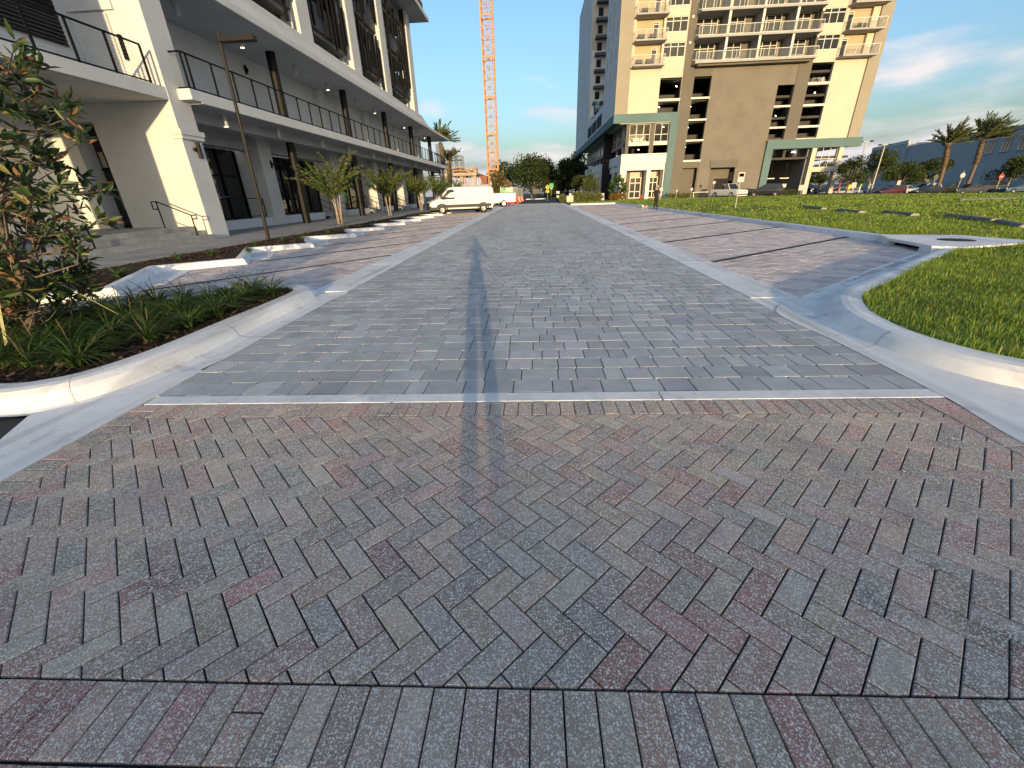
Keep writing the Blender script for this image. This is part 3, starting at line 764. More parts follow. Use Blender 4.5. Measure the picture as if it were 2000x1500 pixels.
# corner pier and entry wall facing the camera
bx('pier', 'stucco', -16.35, -13.1, 17.1, 18.1, .12, 12.5)
cap = MB().box(-13.42, -12.98, 17.0, 18.22, 3.80, 3.97); cap.box(-13.40, -13.02, 17.04, 18.18, 3.66, 3.80); part('pier_capital', 'stucco', cap)
bx('wall', 'stucco', -22, -17.3, 17.1, 18.1, .12, 4.86)
bx('lintel', 'stucco', -17.3, -16.35, 17.12, 18.1, 4.32, 4.86)
dr = bx('door', 'shop_glass', -17.3, -16.35, 17.75, 17.80, .6, 4.32)
fr = MB().box(-17.3, -16.35, 17.70, 17.76, 2.75, 2.83); fr.box(-16.87, -16.80, 17.70, 17.76, .6, 4.3); fr.box(-17.3, -16.35, 17.70, 17.76, .6, .72); fr.build('door_frame', 'black_metal', dr)
for x in (-16.93, -16.74): MB().tube([(x, 17.66, 1.3), (x, 17.66, 1.9)], .015, 6).build('handle', 'steel_cable', dr)
bx('notice', 'sheet', -17.18, -16.98, 17.69, 17.70, 2.86, 3.4, parent=dr)
bx('wall', 'stucco', -18.6, -18.2, 3.0, 17.1, .12, 4.86)
bx('pier', 'stucco', -16.35, -13.1, 6.4, 7.4, .12, 12.5)
# steps and landing
for k in range(3):
    bx('step', 'walk', -18.2, -12.95 - .36 * k, 7.41, 17.09, .13 + .001 * k, .15 + .158 * (k + 1))
def handrail(y):
    hr = MB(); pts = [(-13.15, .17), (-13.15, 1.02), (-13.32, 1.07), (-14.35, 1.55), (-14.55, 1.55), (-14.55, 1.30), (-14.40, 1.30), (-14.40, .62)]
    hr.tube([(-13.2, y, .16), (-13.2, y, 1.05), (-14.4, y, 1.56), (-14.62, y, 1.56), (-14.62, y, 1.30), (-14.42, y, 1.30)], .024, 6)
    hr.tube([(-14.42, y, .6), (-14.42, y, 1.55)], .024, 6); hr.tube([(-13.2, y, .92), (-13.0, y, .92), (-13.0, y, 1.05), (-13.2, y, 1.05)], .022, 6)
    return hr
t = thing('handrail', 'black steel stair handrail against the sunlit pier wall', 'handrail', (-13.2, 16.45, .15), world=True); handrail(16.45).build('rail', 'black_metal', t)
t = thing('handrail', 'black steel stair handrail behind the magnolia', 'handrail', (-13.2, 12.3, .15), world=True); handrail(12.3).build('rail', 'black_metal', t)

# near balcony
bx('balcony_slab', 'stucco', -18.3, -13.12, 7.401, 17.095, 4.87, 5.25)
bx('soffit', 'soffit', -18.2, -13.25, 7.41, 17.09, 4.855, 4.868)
bx('wall', 'stucco', -16.0, -15.7, 7.41, 17.09, 5.25, 9.3)
lv = bx('louvre_panel', 'dark_room', -15.69, -15.66, 8.6, 16.62, 6.37, 9.2)
for k in range(22): MB().add([(-15.655, 8.6, 6.42 + .13 * k), (-15.655, 16.6, 6.42 + .13 * k), (-15.60, 16.6, 6.36 + .13 * k), (-15.60, 8.6, 6.36 + .13 * k)], [(0, 1, 2, 3)]).build('slat', 'louvre', lv)
bx('wall_return', 'stucco', -15.69, -14.05, 17.02, 17.095, 7.42, 9.3)
bx('door', 'door_white', -15.25, -14.35, 17.03, 17.09, 5.26, 7.35)
dh = MB().box(-14.16, -14.08, 16.98, 17.09, 6.05, 6.75); part('sconce', 'black_metal', dh)
def railing(x, y0, y1, posts, zb, zt, name='railing', ret=None, top=.05):
    r_ = MB().bar((x, y0, zt), (x, y1, zt), .06, .045)
    r_.bar((x, y0, zb + .06), (x, y1, zb + .06), .045, .035)
    if ret:
        r_.bar((ret, y0, zt), (x, y0, zt), .06, .045); r_.bar((ret, y0, zb + .06), (x, y0, zb + .06), .045, .035)
    ro = r_.build(name, 'black_metal', AB)
    for p in posts:
        MB().box(x - .03, x + .03, p - .022, p + .022, zb, zt - .02).build('post', 'black_metal', ro)
    if ret: MB().box(ret, ret + .05, y0 - .022, y0 + .022, zb, zt).build('post', 'black_metal', ro)
    c = MB()
    for k in range(1, 11):
        z = zb + .06 + (zt - zb - .08) * k / 11
        c.tube([(x, y0, z), (x, y1, z)], .0032, 4, False)
        if ret: c.tube([(ret, y0, z), (x, y0, z)], .0032, 4, False)
    stuff(c.build('cable_infill', 'steel_cable', ro))
    return ro
railing(-13.2, 7.5, 16.62, [8.2, 9.4, 10.6, 11.8, 12.99, 14.16, 15.35, 16.62], 5.25, 6.34)

# long gallery: slab, beam, canopy
bx('balcony_slab', 'stucco', -16.1, -12.6, 18.105, 66.8, 4.90, 5.29)
bx('balcony_end', 'stucco', -13.5, -12.602, 17.6, 18.104, 4.95, 5.288)
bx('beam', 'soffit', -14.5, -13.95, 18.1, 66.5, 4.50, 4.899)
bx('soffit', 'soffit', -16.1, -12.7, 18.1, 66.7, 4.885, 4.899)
bx('wall', 'stucco', -16.4, -16.0, 18.1, 66.0, 5.29, 8.75)
bx('canopy', 'soffit', -16.4, -12.6, 18.0, 69.5, 8.72, 8.95)
cor = MB().profile_y([(-12.58, 8.70), (-12.55, 8.72), (-12.55, 8.98), (-12.95, 9.56), (-13.02, 9.56), (-13.02, 9.73), (-13.14, 9.75), (-13.14, 9.90), (-13.28, 9.93), (-13.28, 10.06), (-13.7, 10.10), (-13.7, 8.96), (-12.9, 8.955)], 18.0, 56.6)
part('cornice', 'stucco', cor)
bx('canopy_edge', 'stucco', -16.4, -12.56, 56.605, 69.55, 8.70, 8.97)
for i in range(5):
    y = 26.9 + 9.14 * i
    part('round_column', 'round_column', MB().tube([(-14.2, y, .14), (-14.2, y, 4.5)], .235, 20), smooth=False)
    part('round_column', 'round_column', MB().tube([(-14.2, y, 5.285), (-14.2, y, 8.72)], .235, 20))
for i in range(5):
    y = 26.35 + 9.14 * i
    bx('pillar', 'stucco', -18.6, -15.5, y - .6, y + .6, .12, 4.88)
    if i: bx('pilaster', 'stucco', -16.0, -15.55, y - .45, y + .45, 5.289, 8.719)
    z = 3.2
    sc_ = MB().box(-15.5, -15.44, y + .26, y + .36, z, z + .42); sc_.box(-15.44, -15.36, y + .29, y + .33, z + .14, z + .3); part('sconce', 'black_metal', sc_)
# storefronts between the pillars
ys = [18.1] + [26.35 + 9.14 * i for i in range(5)] + [72]
for i in range(5):
    a = ys[i] + (.6 if i else 0); b = ys[i + 1] - .6
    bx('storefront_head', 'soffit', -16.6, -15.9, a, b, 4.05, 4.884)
    bx('plinth', 'stucco', -16.5, -15.65, a + .002, b - (2.4 if i else .002), .12, .60)
    w = bx('shop_window', 'shop_glass', -17.05, -17.0, a - .3, b + .3, .14, 4.1)
    bx('floor', 'walk', -18.6, -16.5, a - .3, b + .3, .12, .58)
    n = 5
    for k in range(n + 1):
        y = a + (b - a) * k / n; MB().box(-17.0, -16.92, y - .035, y + .035, .58, 4.05).build('mullion', 'black_metal', w)
    MB().box(-17.0, -16.93, a, b, 2.75, 2.82).build('transom', 'black_metal', w)
    MB().box(-17.0, -16.93, a, b, .6, .68).build('transom', 'black_metal', w)
    if i == 0:
        MB().box(-16.99, -16.91, a + 2.4, b - 1.5, 1.72, 1.78).build('tape', 'blue_tape', w); MB().box(-16.99, -16.92, a + 4.4, a + 4.46, .6, 3.4).build('tape', 'blue_tape', w)
    # guard rail on the plinth
    g0, g1 = a + .15, b - (2.6 if i else .4)
    g = MB().bar((-15.75, g0, 1.62), (-15.75, g1, 1.62), .05, .04); g.bar((-15.75, g0, .72), (-15.75, g1, .72), .035)
    go = g.build('guard_rail', 'black_metal', AB)
    m_ = 5
    for k in range(m_ + 1): MB().box(-15.775, -15.725, g0 + (g1 - g0) * k / m_ - .02, g0 + (g1 - g0) * k / m_ + .02, .6, 1.61).build('post', 'black_metal', go)
    if i:   # entrance steps with rails at the far end of the bay
        for k in range(3): bx('step', 'walk', -16.5, -15.0 - .33 * k, b - 2.35, b - .02, .13 + .001 * k, .15 + .15 * (k + 1))
        for yy in (b - 2.3, b - .15):
            r_ = MB().tube([(-14.95, yy, .15), (-14.95, yy, 1.1), (-16.2, yy, 1.65), (-16.2, yy, .6)], .024, 6); r_.tube([(-14.95, yy, .7), (-16.2, yy, 1.2)], .018, 5); part('stair_rail', 'black_metal', r_)
# gallery railing
railing(-12.68, 17.75, 66.6, [17.75] + [18.0 + 1.285 * k for k in range(38)], 5.29, 6.42, ret=-13.5)
# downlights: alternately lit
def downlight(x, y, z, lit, h=.42, r=.105):
    o = part('downlight', 'lamp_shell', MB().tube([(x, y, z - h), (x, y, z)], r, 14))
    MB().lathe((x, y, z - h), [(0, -.004), (r * .8, -.004)], 14).build('lens', 'lamp_glow' if lit else 'lamp_shell', o)
for k, y in enumerate((20.5, 24.5, 29.5, 33.7, 38.7, 42.9, 47.8, 52.0, 57, 61.2)): downlight(-14.25, y, 8.72, k % 2 == 1)
for k, y in enumerate((20.4, 24.5, 29.5, 33.6, 38.6, 42.7, 47.7, 51.9)): downlight(-13.45, y, 4.885, k == 0)
downlight(-14.3, 13.4, 4.855, False)
for y in (27.25, 36.5, 45.9, 55.0):
    s_ = MB().box(-15.99, -15.93, y - .09, y + .09, 7.9, 8.3); s_.box(-15.93, -15.84, y - .05, y + .05, 8.0, 8.16); part('sconce', 'black_metal', s_)
ps = MB().tube([(-13.02, 17.72, 3.05), (-13.02, 17.72, 3.60)], .075, 12); ps.box(-13.1, -13.02, 17.5, 17.72, 3.28, 3.40); part('sconce', 'bronze', ps)

# parking deck above the canopy
cols = [(21.6, 23.1), (29.45, 30.95), (37.25, 38.8), (44.7, 46.3), (54.3, 55.9)]
for a, b in cols: bx('deck_column', 'stucco', -14.5, -13.42, a, b, 8.98, 19.1)
for a, b in cols: bx('deck_column', 'garage_concrete', -27.5, -26.6, a, b, 8.98, 19.1)
for z in (11.3, 14.4, 17.5): bx('deck_slab', 'garage_concrete', -30, -14.0, 18.2, 55.7, z - .25, z)
bx('deck_slab', 'garage_concrete', -30, -14.6, 18.2, 55.7, 8.96, 9.2)
bx('deck_wall', 'garage_concrete', -30.4, -30, 18.2, 44, 8.96, 19.0)
bx('deck_wall', 'garage_concrete', -30, -14.0, 17.8, 18.2, 8.96, 19.0)
bx('stair_core', 'garage_concrete', -22, -18, 30, 36, 9.2, 19.0)
for i in range(4):
    a, b = cols[i][1], cols[i + 1][0]
    for z0, z1 in ((11.28, 12.68), (14.42, 15.85), (17.5, 18.85)):
        bx('spandrel', 'spandrel', -14.3, -13.75, a + .03, b - .03, z0, z1)
    n = 9
    for k in range(n):
        y = a + (b - a) * (k + .6 + rnd.uniform(-.28, .28)) / n
        segs = [(rnd.uniform(10.2, 11.8), rnd.uniform(13.2, 15.2)), (rnd.uniform(14.5, 16), rnd.uniform(17.5, 19.0))] if rnd.random() < .6 else [(rnd.uniform(10.3, 12.4), rnd.uniform(16, 19.0))]
        for z0, z1 in segs: bx('fin', 'black_metal', -13.68, -13.50, y - .035, y + .035, z0, z1)
for z0, z1 in ((11.28, 12.4), (14.42, 15.6), (17.5, 18.6)): bx('spandrel', 'spandrel', -26.5, -14.6, 55.4, 55.7, z0, z1)
bx('roof', 'soffit', -32, -11.8, 17.6, 58.3, 19.1, 19.4)
bx('roof_edge', 'stucco', -11.82, -11.76, 17.6, 58.34, 19.06, 19.42)
bx('roof_parapet', 'spandrel', -12.3, -12.2, 17.6, 57.8, 19.4, 20.6)
# outside stair at the far end of the gallery
st = MB()
for k in range(16): st.box(-15.6, -14.0, 67 + .28 * k, 67.3 + .28 * k, 5.12 - .31 * k, 5.2 - .31 * k)
st.bar((-15.6, 66.8, 5.1), (-15.6, 71.6, .2), .08, .3); st.bar((-14.0, 66.8, 5.1), (-14.0, 71.6, .2), .08, .3)
part('outside_stair', 'black_metal', st)
bx('stair_landing', 'stucco', -16.0, -12.9, 66.85, 67.6, 5.0, 5.29)
rl = MB()
for k in range(7): rl.bar((-14.0, 67 + .8 * k, 5.1 - .88 * k), (-14.0, 67 + .8 * k, 6.2 - .88 * k), .05)
rl.bar((-14.0, 66.9, 6.2), (-14.0, 71.8, .95), .06); part('stair_rail', 'black_metal', rl)

# lamp post on the sidewalk strip
lp = thing('lamp_post', 'slim bronze lamp post with flat arm in the planting strip before the arcade', 'lamp post', (-10.12, 16.05, .12), world=True)
MB().tube([(-10.12, 16.05, .10), (-10.02, 16.05, 6.35)], [.062, .048], 12).build('pole', 'bronze', lp)
MB().box(-10.0, -8.85, 15.92, 16.18, 6.10, 6.22).build('lamp_arm', 'bronze', lp)
lp2 = thing('lamp_post', 'slim dark lamp post with flat arm beyond the small trees, by the gallery end', 'lamp post', (-10.3, 56, .12), world=True)
MB().tube([(-10.3, 56, .10), (-10.25, 56, 6.35)], [.075, .062], 10).build('pole', 'bronze', lp2)
MB().box(-10.25, -8.9, 55.87, 56.13, 6.12, 6.24).build('lamp_arm', 'bronze', lp2)
# ------------------------------------------------------------------ tower on the right
mat('cream', (.58, .51, .405), .9, .05, .25, .4, 30, .2, stain=(.2, .55, .8, (.545, .475, .375)))
mat('beige', (.31, .28, .225), .9, .05, .3, .4, 30, .2)
mat('ochre', (.42, .36, .24), .9, .05, .6)
mat('taupe', (.15, .135, .115), .92, .07, .25, .4, 30, .2, stain=(.45, .5, .75, (.16, .142, .118)))
mat('taupe_panel', (.185, .168, .142), .92, .10, .5, .5, 30, .2, stain=(.7, .48, .72, (.20, .178, .148)))
mat('teal', (.115, .185, .19), .9, .06, .3, stain=(.3, .5, .8, (.135, .20, .20)))
mat('tower_white', (.74, .72, .66), .9, .04, .3)
mat('tower_grey', (.60, .61, .61), .9, .05, .3)
mat('frame_white', (.68, .66, .58), .6, .03, 2)
mat('slab_grey', (.36, .355, .35), .85, .06, 1)
glass('tower_glass', (.014, .016, .018), .10)
glass('clear_glass', (.03, .03, .03), .05, .18)
MATS['tower_glass'].node_tree.nodes['Principled BSDF'].inputs['Specular IOR Level'].default_value = .3
glass('rail_glass', (.30, .32, .32), .1, .10)
mat('tube_lamp', (1, .95, .8), .5, 0, emit=((1, .9, .68), 4.))
mat('shaded_concrete', (.07, .065, .058), .9, .2, 1)  # parking concrete darkened, interior shade put into the colour
mat('outdoor_seat', (.08, .075, .07), .8, .2, 3)

TW = thing('apartment_tower', 'tall cream and taupe apartment tower over a parking podium, right side', 'building', (31, 82, 0), world=True)
def tp(name, m, *a, parent=None): return MB().box(*a).build(name, m, parent or TW)
TY = 76.
def holed(name, m, x0, x1, z0, z1, holes, y=TY, dep=.45):   # wall facing -y with openings and reveals
    hs = [h for h in holes if h[0] < x1 and h[1] > x0 and h[2] < z1 and h[3] > z0]
    xs = sorted({x0, x1, *[min(max(v, x0), x1) for h in hs for v in h[:2]]}); zs = sorted({z0, z1, *[min(max(v, z0), z1) for h in hs for v in h[2:]]})
    mb = MB()
    for i in range(len(xs) - 1):
        for j in range(len(zs) - 1):
            cx, cz = (xs[i] + xs[i + 1]) / 2, (zs[j] + zs[j + 1]) / 2
            if any(h[0] < cx < h[1] and h[2] < cz < h[3] for h in hs): continue
            mb.quad((xs[i], y, zs[j]), (xs[i + 1], y, zs[j]), (xs[i + 1], y, zs[j + 1]), (xs[i], y, zs[j + 1]))
    for a, b, c, d in hs:
        mb.quad((a, y, c), (b, y, c), (b, y + dep, c), (a, y + dep, c)); mb.quad((a, y, d), (a, y + dep, d), (b, y + dep, d), (b, y, d))
        mb.quad((a, y, c), (a, y + dep, c), (a, y + dep, d), (a, y, d)); mb.quad((b, y, c), (b, y, d), (b, y + dep, d), (b, y + dep, c))
    mb.quad((x0, y, z0), (x0, y, z1), (x0, y + dep, z1), (x0, y + dep, z0)); mb.quad((x1, y, z0), (x1, y + dep, z0), (x1, y + dep, z1), (x1, y, z1))
    mb.quad((x0, y, z1), (x1, y, z1), (x1, y + dep, z1), (x0, y + dep, z1)); mb.quad((x0, y, z0), (x0, y + dep, z0), (x1, y + dep, z0), (x1, y, z0))
    return mb.build(name, m, TW)
ZK = [17.95 + 2.93 * k for k in range(9)]
ZT = 44.
def sash(x0, x1, z0, z1, y, cols, rows, m='tower_glass', fw=.09, parent=None):   # window: glass, outer frame, mullions
    w = tp('window', m, x0, x1, y + .02, y + .06, z0, z1, parent=parent)
    f = MB()
    for a, b, c, d in ((x0, x1, z0, z0 + fw), (x0, x1, z1 - fw, z1), (x0, x0 + fw, z0 + fw, z1 - fw), (x1 - fw, x1, z0 + fw, z1 - fw)): f.box(a, b, y - .04, y + .02, c, d)
    f.build('frame', 'frame_white', w)
    for q in cols: MB().box(q - fw / 2, q + fw / 2, y - .035, y + .019, z0 + fw, z1 - fw).build('mullion', 'frame_white', w)
    for q in rows: MB().box(x0 + fw, x1 - fw, y - .03, y + .018, q - fw / 2, q + fw / 2).build('transom', 'frame_white', w)
    return w
# outer strips and cream fields
holed('corner_strip', 'beige', 12.25, 14.2, 12.02, ZT, [], TY - .25, .5)
holed('corner_strip', 'beige', 47.9, 49.5, 7.78, ZT, [], TY - .25, .5)
hl = [(18.77, 21.93, 13.84, 16.44), (18.77, 21.93, 12.05, 13.5)]
hr = [(40.28, 43.38, 15.1, 17.43), (40.28, 43.38, 12.35, 14.75), (40.28, 43.38, 9.6, 12.1), (40.28, 43.38, 7.95, 9.35)]
for k, z in enumerate(ZK[:-1]):
    hl += [(18.75, 21.9, z + .95, z + 2.72), (14.65, 18.5, z, z + 2.7)]
    hr += [(40.28, 43.38, z + .95, z + 2.72), (43.75, 46.95, z, z + 2.7)]
holed('cream_wall', 'cream', 14.2, 22.0, 12.02, ZT, hl); holed('cream_wall', 'cream', 40.27, 47.9, 7.78, ZT, hr)
for k, z in enumerate(ZK[:-1]):
    if z > 32: break
    for x0, x1 in ((18.75, 21.9), (40.28, 43.38)):
        sash(x0, x1, z + .95, z + 2.72, TY + .12, [x0 + (x1 - x0) / 3, x0 + 2 * (x1 - x0) / 3], [z + 2.2])
    for x0, x1, dx in ((14.65, 18.5, 17.1), (43.75, 46.95, 43.85)):
        tp('recess_wall', 'ochre', x0, x1, TY + .44, TY + .6, z, z + 2.7)
        sash(dx, dx + .85, z, z + 2.25, TY + .37, [], [z + 2.0])
        s0, s1 = (14.4, 18.85) if x0 < 20 else (43.55, 48.3)
        sl_ = tp('balcony_slab', 'slab_grey', s0, s1, TY - 1.35, TY + .43, z - .22, z)
        g = MB().box(s0 + .03, s1 - .03, TY - 1.32, TY - 1.30, z + .08, z + 1.05); g.build('glass_rail', 'rail_glass', sl_)
        for xx in (s0 + .03, s1 - .05): MB().box(xx, xx + .02, TY - 1.30, TY - .0, z + .08, z + 1.05).build('glass_rail', 'rail_glass', sl_)
        r_ = MB().box(s0, s1, TY - 1.34, TY - 1.29, z + 1.05, z + 1.11)
        for xx in (s0, s1 - .05): r_.box(xx, xx + .05, TY - 1.29, TY, z + 1.05, z + 1.10)
        for q in range(4): xx = s0 + (s1 - s0 - .05) * q / 3; r_.box(xx, xx + .05, TY - 1.345, TY - 1.295, z, z + 1.05)
        r_.build('rail', 'frame_white', sl_)
for x, z, k in ((14.9, ZK[0], 0), (16.3, ZK[0], 0), (14.9, ZK[1], 0), (16.6, ZK[1], 0), (15.2, ZK[2], 0), (45.1, ZK[1], 1)):
    c = thing('outdoor_chair', '%s dark outdoor chair on the %s balcony %s the tower front' % ('left' if x < 15.5 else 'right' if k == 0 else 'lone', ('lowest', 'second', 'third')[ZK.index(z)], 'at left of' if k == 0 else 'at right of'), 'chair', (x + .4, TY - .6, z), world=True)
    MB().box(x, x + .8, TY - .95, TY - .25, z + .25, z + .42).build('seat', 'outdoor_seat', c); MB().box(x, x + .8, TY - .33, TY - .22, z + .42, z + .8).build('backrest', 'outdoor_seat', c)
    for ax in (x, x + .7): MB().box(ax, ax + .1, TY - .95, TY - .35, z, z + .6).build('armrest', 'outdoor_seat', c)
# taupe middle with parking openings
hm = [(23.7, 26.2, 13.85, 16.4), (23.7, 26.2, 11.05, 13.58), (23.7, 26.2, 8.3, 10.8), (23.7, 26.2, 5.5, 8.05), (23.7, 26.0, 0, 4.35), (28.1, 31.94, 0, 4.25),
      (36.05, 38.4, 12.35, 14.9), (36.05, 38.4, 9.6, 12.1), (36.05, 38.4, 7.9, 9.35), (23.1, 39.95, 17.95, ZT - 1)]
holed('taupe_wall', 'taupe', 22.0, 26.28, 0, 17.9, hm, TY - .12, .6)
holed('taupe_panel', 'taupe_panel', 26.30, 36.0, 0, 17.9, [(28.1, 31.94, -.01, 4.25)], TY - .05, .6)
holed('taupe_panel', 'taupe_panel', 36.0, 38.41, 7.78, 17.9, hm, TY - .05, .6)
holed('taupe_wall', 'taupe', 38.42, 40.27, 7.78, 17.9, [], TY - .12, .6)
holed('taupe_wall', 'taupe', 22.0, 23.1, 17.9, ZT, [], TY - .12, .6); holed('taupe_wall', 'taupe', 39.95, 40.27, 17.9, ZT, [], TY - .12, .6)
tp('panel_joint', 'taupe', 26.28, 26.30, TY - .02, TY, 0, 17.9)
tp('door_recess', 'taupe', 23.7, 26.0, TY + .9, TY + 1.1, 0, 4.4); tp('door_hood', 'taupe', 27.9, 32.2, TY - .2, TY - .05, 4.28, 5.35)
tp('door_recess', 'taupe', 28.1, 31.94, TY + 1.6, TY + 1.8, 0, 4.3); tp('garage_door', 'dark_room', 29.5, 31.7, TY + 1.54, TY + 1.58, 0, 2.7)
for z in (13.72, 10.92, 8.17, 5.36): tp('slab_edge', 'frame_white', 23.6, 26.3, TY - .16, TY + .3, z - .12, z + .12)
tp('slab_edge', 'frame_white', 18.7, 22.0, TY - .04, TY + .3, 13.52, 13.82)
for z in (12.22, 9.47): tp('slab_edge', 'frame_white', 36.0, 38.45, TY - .1, TY + .3, z - .12, z + .12)
for z in (14.92, 12.22, 9.47): tp('slab_edge', 'frame_white', 40.2, 43.45, TY - .04, TY + .3, z - .14, z + .14)
# parking floors inside
for z in (5.4, 8.17, 10.92, 13.68, 16.6): tp('parking_floor', 'shaded_concrete', 14.4, 49.2, TY + .5, TY + 11.8, z - .3, z)
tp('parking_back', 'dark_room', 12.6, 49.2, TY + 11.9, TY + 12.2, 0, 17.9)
for x in (22.4, 27.5, 35.5, 39.2, 44): tp('parking_wall', 'shaded_concrete', x, x + .4, TY + .6, TY + 11.8, 5.4, 17.5)
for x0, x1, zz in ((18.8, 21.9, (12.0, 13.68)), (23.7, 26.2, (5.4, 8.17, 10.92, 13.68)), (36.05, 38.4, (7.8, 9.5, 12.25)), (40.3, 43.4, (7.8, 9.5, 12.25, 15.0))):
    for z in zz: tp('parapet', 'shaded_concrete', x0, x1, TY + 2.2, TY + 2.4, z, z + 1.0)
for x, z in ((21.5, 15.6), (19.2, 13.0), (24.0, 12.9), (24.0, 10.1), (24.0, 7.4), (20.2, 10.3), (16.6, 7.3), (37.2, 11.2), (42.3, 14.0)):
    MB().bar((x, TY + 1.2, z), (x + .35, TY + 2.0, z + .05), .12, .07).build('tube_lamp', 'tube_lamp', TW)
# centre balconies, recessed flats with glazing
tp('recess_wall', 'taupe', 23.1, 39.95, TY + 1.25, TY + 1.5, 17.9, ZT)
for k, z in enumerate(ZK[:-1]):
    if z > 32: break
    sl_ = tp('balcony_slab', 'slab_grey', 23.1, 39.95, TY - 1.5, TY + 1.24, z - .26, z)
    if k == 0: tp('balcony_soffit', 'taupe', 23.6, 39.5, TY - 1.1, TY - .13, z - .5, z - .262)
    tp('glass_rail', 'rail_glass', 23.15, 39.9, TY - 1.46, TY - 1.44, z + .06, z + 1.05, parent=sl_)
    for xx in (23.12, 39.9): tp('glass_rail', 'rail_glass', xx, xx + .02, TY - 1.44, TY - .13, z + .06, z + 1.05, parent=sl_)
    r_ = MB().box(23.1, 39.95, TY - 1.49, TY - 1.42, z + 1.05, z + 1.11); r_.box(23.1, 39.95, TY - 1.485, TY - 1.425, z, z + .05)
    for q in range(10): xx = 23.1 + 16.8 * q / 9; r_.box(xx, xx + .04, TY - 1.495, TY - 1.44, z + .05, z + 1.05)
    for xx in (23.1, 39.9): r_.box(xx, xx + .05, TY - 1.42, TY - .13, z + 1.05, z + 1.1)
    r_.build('rail', 'frame_white', sl_)
    for x in (27.0, 31.55, 36.1):
        tp('party_wall', 'slab_grey', x, x + .28, TY - 1.15, TY + 1.24, z + .002, z + 2.66)
        tp('party_wall_edge', 'frame_white', x - .02, x + .30, TY - 1.3, TY - 1.152, z + .002, z + 2.66)
    for x0, x1, c in ((23.25, 26.4, (24.35, 25.5)), (27.35, 30.2, (27.95, 29.1)), (32.05, 35.3, (33.2, 34.35)), (36.45, 39.3, (37.0, 38.2))):
        sash(x0, x1, z + .02, z + 2.62, TY + 1.18, list(c), [z + .75, z + 2.0])
for x, z in ((22.4, ZK[1] - .45), (22.4, ZK[2] - .45), (40.12, ZK[1] - .45), (40.12, ZK[2] - .45)): tp('wall_lamp', 'frame_white', x - .14, x + .14, TY - .3, TY - .121, z - .15, z + .15)
# podium left: teal band and leg, glazed parking bays, white band, shop doors
def teal_left():
    mb = MB().box(12.15, 22.0, TY - .45, TY + .3, 10.80, 12.02); mb.box(20.85, 21.98, TY - .4, TY + .25, 0, 10.798); return mb
teal_left().build('teal_band', 'teal', TW)
tp('teal_band', 'teal', 12.15, 13.2, TY + .31, 143, 10.8, 12.02); tp('podium_soffit', 'soffit', 13.2, 20.84, TY - .4, TY + .8, 10.70, 10.799)
tp('podium_soffit', 'soffit', 13.2, 14.3, TY + .8, 128, 10.70, 10.799)
for x0, x1 in ((14.3, 14.8), (18.02, 18.68)): tp('podium_pier', 'taupe', x0, x1, TY - .1, TY + .5, 6.6, 10.699)
sash(14.8, 18.02, 8.2, 10.69, TY + .1, [15.9, 17.0], [9.25], 'clear_glass'); sash(18.68, 20.84, 8.2, 10.69, TY + .1, [19.75], [9.2], 'clear_glass')
tp('slab_edge', 'frame_white', 14.8, 20.84, TY - .05, TY + .3, 7.75, 8.199)
tp('white_band', 'tower_white', 13.78, 20.86, TY - .3, TY + .5, 5.2, 6.6)
holed('shop_front', 'tower_white', 13.78, 20.85, 0, 5.2, [(14.8, 18.05, -.01, 4.28), (18.66, 20.68, -.01, 4.28)], TY - .15, 2.0)
tp('shop_back', 'taupe', 14.0, 20.84, TY + 1.86, TY + 2.0, 0, 4.4)
for x0, x1 in ((15.8, 17.7), (18.9, 20.4)):
    sash(x0, x1, .12, 3.3, TY + 1.75, [(x0 + x1) / 2], [1.15, 2.45], fw=.12); tp('door_panel', 'cream', x0, x1 - .3, TY + 1.8, TY + 1.855, 3.32, 4.05)
# podium flank along the road
PX = 13.8
tp('white_band', 'tower_white', PX, PX + .5, TY + .51, 95, 5.2, 6.6); tp('white_band', 'tower_white', PX + .1, PX + .5, 95, 100, 5.2, 6.4); tp('white_band', 'tower_white', PX, PX + .5, 100, 129, 5.2, 6.6)
tp('flank_back', 'dark_room', PX + 2.0, PX + 2.4, TY + 2.1, 129, 0, 10.7); tp('flank_floor', 'garage_concrete', PX + .3, PX + 2.0, TY + 2.0, 129, 7.7, 8.15)
yy = TY + 2.1; k = 0
while yy < 127:
    tp('flank_pier', 'tower_white', PX + .05, PX + .9, yy, yy + 1.0, 0, 5.199)
    tp('flank_head', 'tower_white', PX + .2, PX + .7, yy + 1.0, yy + 5.2, 4.2, 5.199)
    tp('flank_mullion', 'slab_grey', PX + .45, PX + .75, yy, yy + .5, 6.6, 10.699)
    f = MB()
    for q in range(3): f.box(PX + .5, PX + .56, yy + .5 + 1.57 * q + .8, yy + .57 + 1.57 * q + .8, 8.2, 10.69)
    f.box(PX + .5, PX + .57, yy + .5, yy + 5.2, 9.2, 9.3); f.box(PX + .45, PX + .6, yy + .5, yy + 5.2, 8.0, 8.2); f.build('flank_frame', 'frame_white', TW)
    tp('flank_glass', 'tower_glass', PX + .57, PX + .6, yy + .5, yy + 5.2, 8.2, 10.69)
    tp('flank_shopfront', 'tower_glass', PX + 1.2, PX + 1.25, yy + 1.0, yy + 5.2, 0, 4.2)
    yy += 5.2; k += 1
tp('flank_sign', 'frame_white', PX - .08, PX, 112, 124, 5.3, 6.5)
for y in (114, 119): tp('sign_letter', 'black_metal', PX - .12, PX - .081, y, y + 1.6, 5.6, 6.2)
